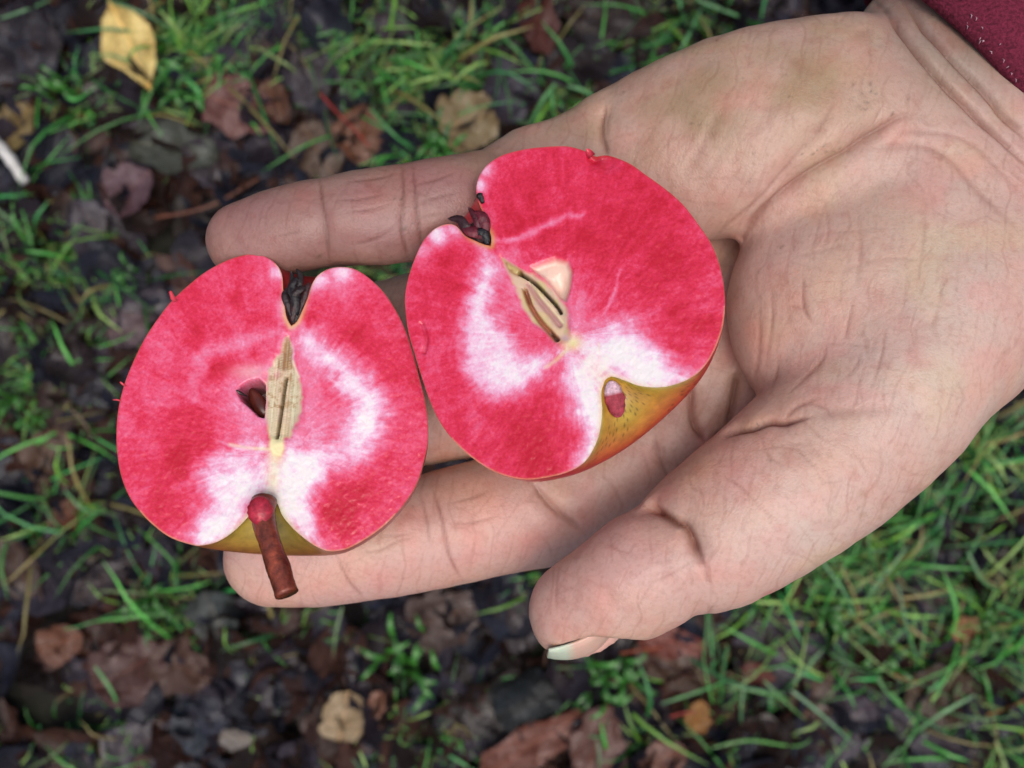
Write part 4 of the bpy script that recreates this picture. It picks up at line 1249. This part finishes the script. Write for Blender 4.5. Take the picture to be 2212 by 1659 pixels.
    for k in range(9):
        xx = 725 + k * 15
        p.line([(xx + 18, 600), (xx + 6, 720), (xx - 2 + 10, 820)], 3, lin((165, 150, 106)), .35 * (m.max()))
    p.tint(.9 * poly_mask(x, y, [(735,850),(790,846),(795,905),(780,935),(745,930),(730,890)], 8), lin((238, 230, 176)))
    # open seed chamber
    loc = [(606,632),(640,612),(682,602),(706,620),(707,690),(702,762),(684,758),(650,724),(612,690),(594,656)]
    ml = poly_mask(x, y, loc, 9)
    p.tint(ml * .95, lin((112, 70, 54)))
    p.rec = np.maximum(p.rec, 7.5 * poly_mask(x, y, loc, 8))
    p.tint(.5 * np.exp(-((x - 650) / 70) ** 2 - ((y - 570) / 30) ** 2), lin((232, 190, 190)))
    for k in range(26):
        xx = 722 + 5.4 * k; sh = vnoise(np.array([[k * 3.1, 0, 0]]), 1.0)[0] * 14
        p.tint(m * np.exp(-((x - xx - sh - (y - 700) * -.10) / 1.8) ** 2) * .5, lin((232, 222, 184)) if k % 2 else lin((140, 122, 84)))
    # rim of peel
    p.tint(np.exp(-(de / 4.5) ** 2) * .8 * (1 - np.exp(-((x - 722) / 190) ** 2 - ((y - 1200) / 150) ** 2)), lin((176, 62, 48)))
    rough = (.10 * vnoise(p.p3, .05) + .07 * vnoise(p.p3, .13))
    return p.w, p.c, p.a, p.rec + rough
A.flesh(left_mask)
def left_peel(t, th):
    g = sstep(.80, .93, t); b = sstep(.0, .10, t)
    c = lin((150, 26, 34)) * (1 - .25 * math.sin(th))
    c = lin((150, 84, 66)) * (1 - b) * (1 if t > .03 else .25) + c * b
    streak = .5 + .5 * math.sin(th * 23 + 3 * math.sin(th * 7)) * math.sin(t * 9)
    c = c * (1 - g) + (lin((178, 150, 62)) * .85) * g
    c = c * (1 - .35 * streak * (1 - g) * .5)
    return c
A.peel(left_peel)

def blob_mesh(center, axes, dirv, nu=20, nv=14, point=.0, noise=.0, seed=0):
    """egg / seed shape: long axis dirv, radii axes (long, wide, thick)"""
    d = np.array(dirv, float); d /= np.linalg.norm(d)
    s = np.cross(d, (0, 0, 1)); s /= np.linalg.norm(s); u = np.cross(s, d)
    V, F = [], []
    r = np.random.default_rng(seed)
    for i in range(nv + 1):
        ph = math.pi * i / nv
        rad = math.sin(ph) ** (1.0) * (1 - point * .5 * (1 + math.cos(ph)) ** 1.5 * .5)
        for k in range(nu):
            th = 2 * math.pi * k / nu
            j = 1 + noise * r.normal()
            V.append(np.array(center) + d * axes[0] * math.cos(ph) + (s * axes[1] * math.cos(th) + u * axes[2] * math.sin(th)) * rad * j)
    for i in range(nv):
        for k in range(nu):
            F.append((i * nu + k, (i + 1) * nu + k, (i + 1) * nu + (k + 1) % nu, i * nu + (k + 1) % nu))
    return V, F

def on(ap, zx, zy, h):
    return ap.pt(np.array([[zx, zy]]))[0] + ap.n * h
q0, q1 = on(A, 622, 626, -3.0), on(A, 690, 748, -3.4)
Vs, Fs = blob_mesh((q0 + q1) / 2 + np.array([.3, 0, -.4]), (np.linalg.norm(q1 - q0) * .53, 1.75, 1.2), q0 - q1, point=.55)
A.add('seed', Vs, Fs, M_SEED, cols=np.array([lin((78, 34, 22))] * len(Vs)))
# torn edge of the seed chamber
def strip(pts, hw, nrm, th=.12):
    P = np.array(pts); V, F = [], []
    n = len(P)
    for i in range(n):
        t = P[min(i + 1, n - 1)] - P[max(i - 1, 0)]
        sd = np.cross(t, nrm); sd /= np.linalg.norm(sd) + 1e-9
        w = hw[i]
        for q in (-1, 0, 1):
            V.append(P[i] + sd * w * q + nrm * (th + .15 * w * (q == 0)))
        for q in (1, 0, -1):
            V.append(P[i] + sd * w * q - nrm * th)
    for i in range(n - 1):
        for k in range(6):
            F.append((i * 6 + k, i * 6 + (k + 1) % 6, (i + 1) * 6 + (k + 1) % 6, (i + 1) * 6 + k))
    F.append(tuple(range(6))); F.append(tuple((n - 1) * 6 + k for k in range(5, -1, -1)))
    return V, F
V1, F1 = strip([on(A, 588, 650, .1), on(A, 605, 662, .15), on(A, 630, 672, -.3)], [.12, .35, .1], A.n)
A.add('seed_coat_flake', V1, F1, M_SEED, cols=np.array([lin((44, 16, 12))] * len(V1)))

# stem
st = [on(A, 712, 1128, .6), on(A, 712, 1160, 1.3), on(A, 714, 1200, 1.7), on(A, 728, 1260, 2.4), on(A, 750, 1320, 3.0), on(A, 775, 1390, 3.5), on(A, 795, 1440, 3.9), on(A, 812, 1490, 4.3), on(A, 832, 1545, 4.7)]
P = catmull(st, 4)
nP = len(P)
rad = []
for i in range(nP):
    u = i / (nP - 1)
    rad.append(2.25 * (1 - .14 * math.sin(u * 2.2)) + .08 * math.sin(i * .33) + .05 * math.sin(i * .57 + 1) + .06 * max(0, u - .82) * 5 - (1.0 if i == 0 else 0))
Vs, Fs = tube(P, rad, 18)
Vs = np.array(Vs) + np.array([[.03 * math.sin(k * 7.1), .03 * math.sin(k * 3.3), .03 * math.cos(k * 5.7)] for k in range(len(Vs))])
Cs = []
for i in range(nP):
    for k in range(18):
        u = i / (nP - 1)
        c = lin((112, 50, 32)) * (1 - .35 * (u > .6) * math.sin(k)) 
        c = c * (1 + .25 * math.sin(k * .7 + i * .5))
        Cs.append(c)
stem = A.add('stem', Vs, Fs, M_STEM, cols=np.array(Cs))
# sliced end of the stem: oblique red disc
cut_c = on(A, 709, 1190, 4.15); 
dv = np.array([math.cos(k * 2 * math.pi / 28) for k in range(28)]); ds = np.array([math.sin(k * 2 * math.pi / 28) for k in range(28)])
ez = np.array([0, 1, -.30]); ez /= np.linalg.norm(ez); ex = np.array([1, -.1, 0.])
Vc = [cut_c + np.array([0, 0, .06])] + [cut_c + ex * 2.0 * a_ * (1 + .05 * math.sin(k * 3)) + ez * 2.35 * b_ for k, (a_, b_) in enumerate(zip(dv, ds))] + \
     [cut_c + ex * 2.3 * a_ + ez * 2.7 * b_ - np.array([0, 0, 2.0]) for a_, b_ in zip(dv, ds)]
Fc = [(0, 1 + k, 1 + (k + 1) % 28) for k in range(28)] + [(1 + k, 29 + k, 29 + (k + 1) % 28, 1 + (k + 1) % 28) for k in range(28)]
Cc = [lin((186, 50, 68))] + [lin((150, 30, 46))] * 28 + [lin((96, 44, 30))] * 28
A.add('stem_cut_end', Vc, Fc, M_STEM, cols=np.array(Cc), parent=None)

def sepals(ap, base, items, cols):
    """dried calyx: a cup and curled sepals"""
    root = None
    for k, (pts, w) in enumerate(items):
        P = catmull([on(ap, x, y, h) for x, y, h in pts], 4)
        hw = [w * (math.sin(math.pi * (.12 + .88 * i / (len(P) - 1))) ** .7) * .55 + .05 for i in range(len(P))]
        nn = ap.n + np.array([.25 * math.sin(k * 2.1), .25 * math.cos(k * 1.7), 0])
        V, F = strip(P, hw, nn / np.linalg.norm(nn), .10)
        V = np.array(V) + .10 * vnoise(np.array(V) + 20 + k, 1.3)[:, None] * np.array([1, 1, 1.5])
        c = np.array([cols[k % len(cols)]] * len(V))
        ap.add('sepal', V, F, M_DARK, cols=c)
DK = [lin((34, 16, 14)), lin((22, 12, 12)), lin((52, 20, 20)), lin((28, 16, 12))]
Vb, Fb = blob_mesh(on(A, 840, 285, -1.6), (3.6, 2.0, 1.4), on(A, 840, 200, 0) - on(A, 828, 360, 0), noise=.10, seed=3)
A.add('calyx', Vb, Fb, M_DARK, cols=np.array([lin((26, 13, 10))] * len(Vb)))
sepals(A, None, [([(835,330,-.6),(815,280,.2),(800,240,.5),(808,205,.2)], 1.3), ([(845,320,-.4),(850,260,.6),(838,200,.8),(828,130,.2)], 1.5),
    ([(850,310,-.6),(880,250,.4),(898,200,.6),(905,180,.0)], 1.2), ([(840,260,0),(862,200,.6),(866,150,.4),(845,120,0)], 1.1), ([(835,290,-.2),(845,240,.9),(875,215,1.0),(900,208,.4)], 1.3),
    ([(830,250,.2),(822,220,.7),(846,180,.9),(870,172,.5)], 1.2), ([(825,345,-.8),(838,290,.2),(852,250,.7)], 1.2)], DK)
# torn bits of peel on the left edge
for k, (x, y, dx, dy, w) in enumerate([(318,256,-16,-34,.5),(100,625,-16,-10,.22),(80,690,-28,2,.16)]):
    V, F = strip([on(A, x + 8, y + 6, -.1), on(A, x + dx * .4, y + dy * .2, .1), on(A, x + dx, y + dy, .3), on(A, x + dx * 1.1 + 5, y + dy * 1.05, .5)], [w * .8, w * .9, w * .6, w * .25], A.n, .05)
    A.add('peel_flap', V, F, M_PEEL, cols=np.array([lin((196, 52, 66))] * len(V)))

# ---- right half ------------------------------------------------------
RZ = (850.3, 290.8, .46945)
R_left = [(446,512),(415,505),(380,490),(330,465),(300,430),(270,412),(230,415),(180,440),(130,500),(90,590),(60,690),(52,770),(66,900),(100,1020),(150,1180),(200,1300),(260,1390),(340,1470),(440,1540),(530,1575),(620,1588),(720,1575),(810,1550),(880,1505),(925,1435),(950,1360),(960,1270),(955,1190),(972,1132)]
R_right = [(446,512),(450,480),(438,430),(420,380),(398,330),(384,290),(380,240),(395,190),(430,140),(500,95),(600,68),(700,56),(800,54),(870,72),(900,84),(930,102),(985,96),(1080,130),(1160,185),(1250,250),(1330,320),(1400,410),(1460,500),(1500,600),(1520,700),(1525,790),(1515,880),(1490,960),(1450,1040),(1390,1105),(1310,1145),(1220,1163),(1130,1155),(1060,1130),(1000,1112),(972,1132)]
B = AppleHalf('right apple half with empty stem hollow, lying in the palm, cut face up', RZ, R_left, R_right, mm(1220, 680, 0), (-.24, .26, 1), .95)
def right_mask(x, y, de):
    p = Paint(x, y)
    p.area([(480,520),(640,600),(800,600),(900,750),(930,870),(830,960),(650,900),(540,760)], 60, .26, 800, 930)
    p.area([(420,540),(470,600),(440,700),(430,790),(480,880),(540,960),(600,1020),(680,1020),(760,1000),(700,1080),(620,1150),(520,1200),(430,1180),(360,1100),(318,1000),(314,900),(335,800),(380,700),(405,610)], 36, .74, 800, 930)
    p.area([(800,1000),(870,1060),(950,1110),(985,1250),(975,1350),(920,1480),(875,1530),(880,1420),(865,1300),(840,1200),(800,1120)], 38, .86, 800, 930)
    p.area([(860,980),(930,920),(1030,880),(1120,900),(1160,960),(1230,1010),(1300,1070),(1370,1110),(1300,1170),(1200,1190),(1050,1140),(960,1110)], 50, .86, 800, 930)
    p.white([(395,230,26,.6),(420,160,30,.5),(200,460,40,.55),(280,440,30,.4),(130,530,40,.3)], .5)
    p.streak([(455,490),(560,482),(680,425),(780,385),(880,365)], 24, .42)
    p.streak([(930,860),(985,800),(1020,720),(1045,620)], 11, .30)
    p.streak([(425,545),(440,610),(450,700)], 18, .45)
    p.red([(700,250,160),(1250,420,150),(1330,850,110),(600,420,80),(1100,250,120),(240,650,80),(700,1470,100),(550,1350,90),(640,1530,60),(900,500,100),(620,700,50),(1250,650,100)], .13)
    p.fibres(800, 930)
    p.w += .14 * vnoise(p.p3 + 30, .012)
    edge = np.exp(-(de / 16) ** 2)
    p.tint(.7 * edge * np.exp(-((x - 1010) / 260) ** 2 - ((y - 1230) / 200) ** 2), lin((226, 204, 140)))
    p.tint(.8 * edge * np.exp(-((x - 440) / 90) ** 2 - ((y - 490) / 60) ** 2), lin((205, 170, 90)))
    p.tint(.75 * np.exp(-((x - 822) / 44) ** 2 - ((y - 958) / 34) ** 2), lin((226, 220, 130)))
    p.tint(.45 * np.exp(-((x - 930) / 60) ** 2 - ((y - 1080) / 60) ** 2), lin((238, 222, 196)))
    p.line([(800,985),(750,1035),(700,1070)], 9, lin((232, 214, 170)), .5)
    p.line([(945,960),(948,1010),(940,1060)], 3, lin((236, 200, 206)), .8)
    core = [(496,565),(530,590),(580,622),(640,640),(720,700),(790,790),(802,860),(796,935),(752,948),(700,900),(640,860),(592,790),(545,665),(515,610)]
    m = poly_mask(x + 14 * vnoise(p.p3 + 60, .05), y + 14 * vnoise(p.p3 + 61, .05), core, 11)
    p.tint(m * .82, TAN * 1.04)
    p.rec = np.maximum(p.rec, poly_mask(x, y, core, 26) * .8)
    p.tint(.85 * poly_mask(x, y, [(494,563),(540,590),(600,625),(570,650),(530,630)], 8), lin((150, 98, 44)))
    p.tint(m * .6 * sstep(.02, .2, vnoise(p.p3 + 177, .035)), lin((206, 192, 120)))
    # middle chamber, stained pink
    p.line([(620,680),(660,750),(710,810),(760,870)], 20, lin((176, 120, 122)), .85, 1.4)
    p.line([(575,632),(640,672),(700,730),(745,780),(765,812)], 8, DKB, 1.0, 3.4)
    p.line([(600,712),(625,780),(670,850),(720,905),(748,935)], 13, lin((172, 96, 74)), .95, 2.6)
    p.line([(590,700),(612,760)], 5, lin((110, 58, 34)), .8, 2.0)
    p.line([(715,898),(748,940)], 7, lin((60, 22, 14)), .9, 3.0)
    p.line([(610,655),(660,720),(720,790),(778,860)], 5, lin((222, 208, 160)), .8)
    p.tint(.8 * np.exp(-((x - 790) / 26) ** 2 - ((y - 935) / 24) ** 2), lin((214, 170, 186)))
    # open smooth chamber
    loc = [(636,612),(690,590),(745,574),(798,588),(815,630),(805,700),(788,760),(760,745),(725,695),(690,655),(655,632)]
    ml = poly_mask(x, y, loc, 15)
    p.tint(ml * .9, lin((228, 200, 176)))
    p.rec = np.maximum(p.rec, poly_mask(x, y, loc, 18) * (1.0 + 1.4 * np.exp(-((x - 770) / 45) ** 2 - ((y - 700) / 60) ** 2)))
    # bruised dents
    for (dx, dy, r_, k) in [(920,105,34,1.2),(985,120,40,.8),(870,110,34,-.5)]:
        p.rec = p.rec + k * np.exp(-((x - dx) ** 2 + (y - dy) ** 2) / (r_ * r_))
    p.tint(.6 * np.exp(-((x - 950) / 40) ** 2 - ((y - 112) / 18) ** 2), lin((150, 26, 40)))
    p.line([(130,870),(150,940),(140,1000)], 10, lin((172, 34, 60)), .45, .5)
    p.tint(np.exp(-(de / 4.5) ** 2) * .75 * (1 - np.clip(1.6 * np.exp(-((x - 1080) / 230) ** 2 - ((y - 1230) / 230) ** 2), 0, 1)), lin((184, 70, 58)))
    rough = (.12 * vnoise(p.p3 + 9, .045) + .09 * vnoise(p.p3 + 5, .12))
    return p.w, p.c, p.a, p.rec + rough
B.flesh(right_mask)
def right_peel(t, th):
    g = sstep(.795, .92, t) ; b = sstep(0, .10, t)
    c = lin((182, 26, 42))
    c = lin((150, 84, 66)) * (1 - b) * (1 if t > .03 else .3) + c * b
    olive = lin((176, 146, 44)) * .85
    g2 = g * (.9 + .1 * math.sin(th * 4 + 2))
    c = c * (1 - g2) + olive * g2
    if t > .80 and (math.sin(th * 61 + t * 190) * math.sin(th * 37 - t * 311)) > .86: c = c * .35
    ec = math.exp(-(min(th, math.pi - th) / .22) ** 2) * g
    c = c * (1 - ec) + lin((206, 188, 110)) * ec
    return c
B.peel(right_peel)
# stub of the sliced stem in the hollow
sc_ = on(B, 1012, 1208, -1.5)
d_ = on(B, 1000, 1150, -.2) - on(B, 1030, 1300, -2.2)
Vs, Fs = blob_mesh(sc_, (3.3, 1.75, 1.1), d_, noise=.10, seed=9)
Vs = [v for v in Vs]
cs_ = [lin((214, 176, 186)) if (k // 20) < 6 else lin((150, 54, 66)) for k in range(len(Vs))]
B.add('stem_stub', Vs, Fs, M_CUT, cols=np.array(cs_))
Vb, Fb = blob_mesh(on(B, 385, 440, -1.4), (2.6, 2.0, 1.5), on(B, 330, 360, 0) - on(B, 440, 500, 0), noise=.10, seed=5)
B.add('calyx', Vb, Fb, M_DARK, cols=np.array([lin((40, 12, 14))] * len(Vb)))
sepals(B, None, [([(425,480,-.4),(400,440,.6),(392,400,1.2),(345,340,.6)], 1.7), ([(420,470,-.2),(425,420,.8),(410,385,1.2),(365,365,.8)], 1.9), ([(380,460,-.2),(340,440,.9),(310,400,.9),(250,390,.2)], 1.7),
    ([(410,470,0),(385,460,1.0),(350,450,1.1),(322,420,.6)], 1.9), ([(430,500,-.6),(425,460,.4),(400,455,.9),(375,475,.5)], 1.6), ([(412,318,.2),(404,295,.5),(396,285,.6),(412,275,.4)], .9)],
    [lin((74, 14, 26)), lin((92, 18, 32)), lin((44, 14, 18)), lin((98, 22, 36)), lin((18, 14, 16)), lin((20, 12, 10))])
for k, (x, y, dx, dy, w) in enumerate([(905,90,-14,-18,.7)]):
    V, F = strip([on(B, x + 8, y + 8, -.1), on(B, x + dx * .4, y + dy * .3, .2), on(B, x + dx, y + dy, .4)], [w, w * .9, w * .3], B.n)
    B.add('peel_flap', V, F, M_PEEL, cols=np.array([lin((200, 48, 66))] * len(V)))
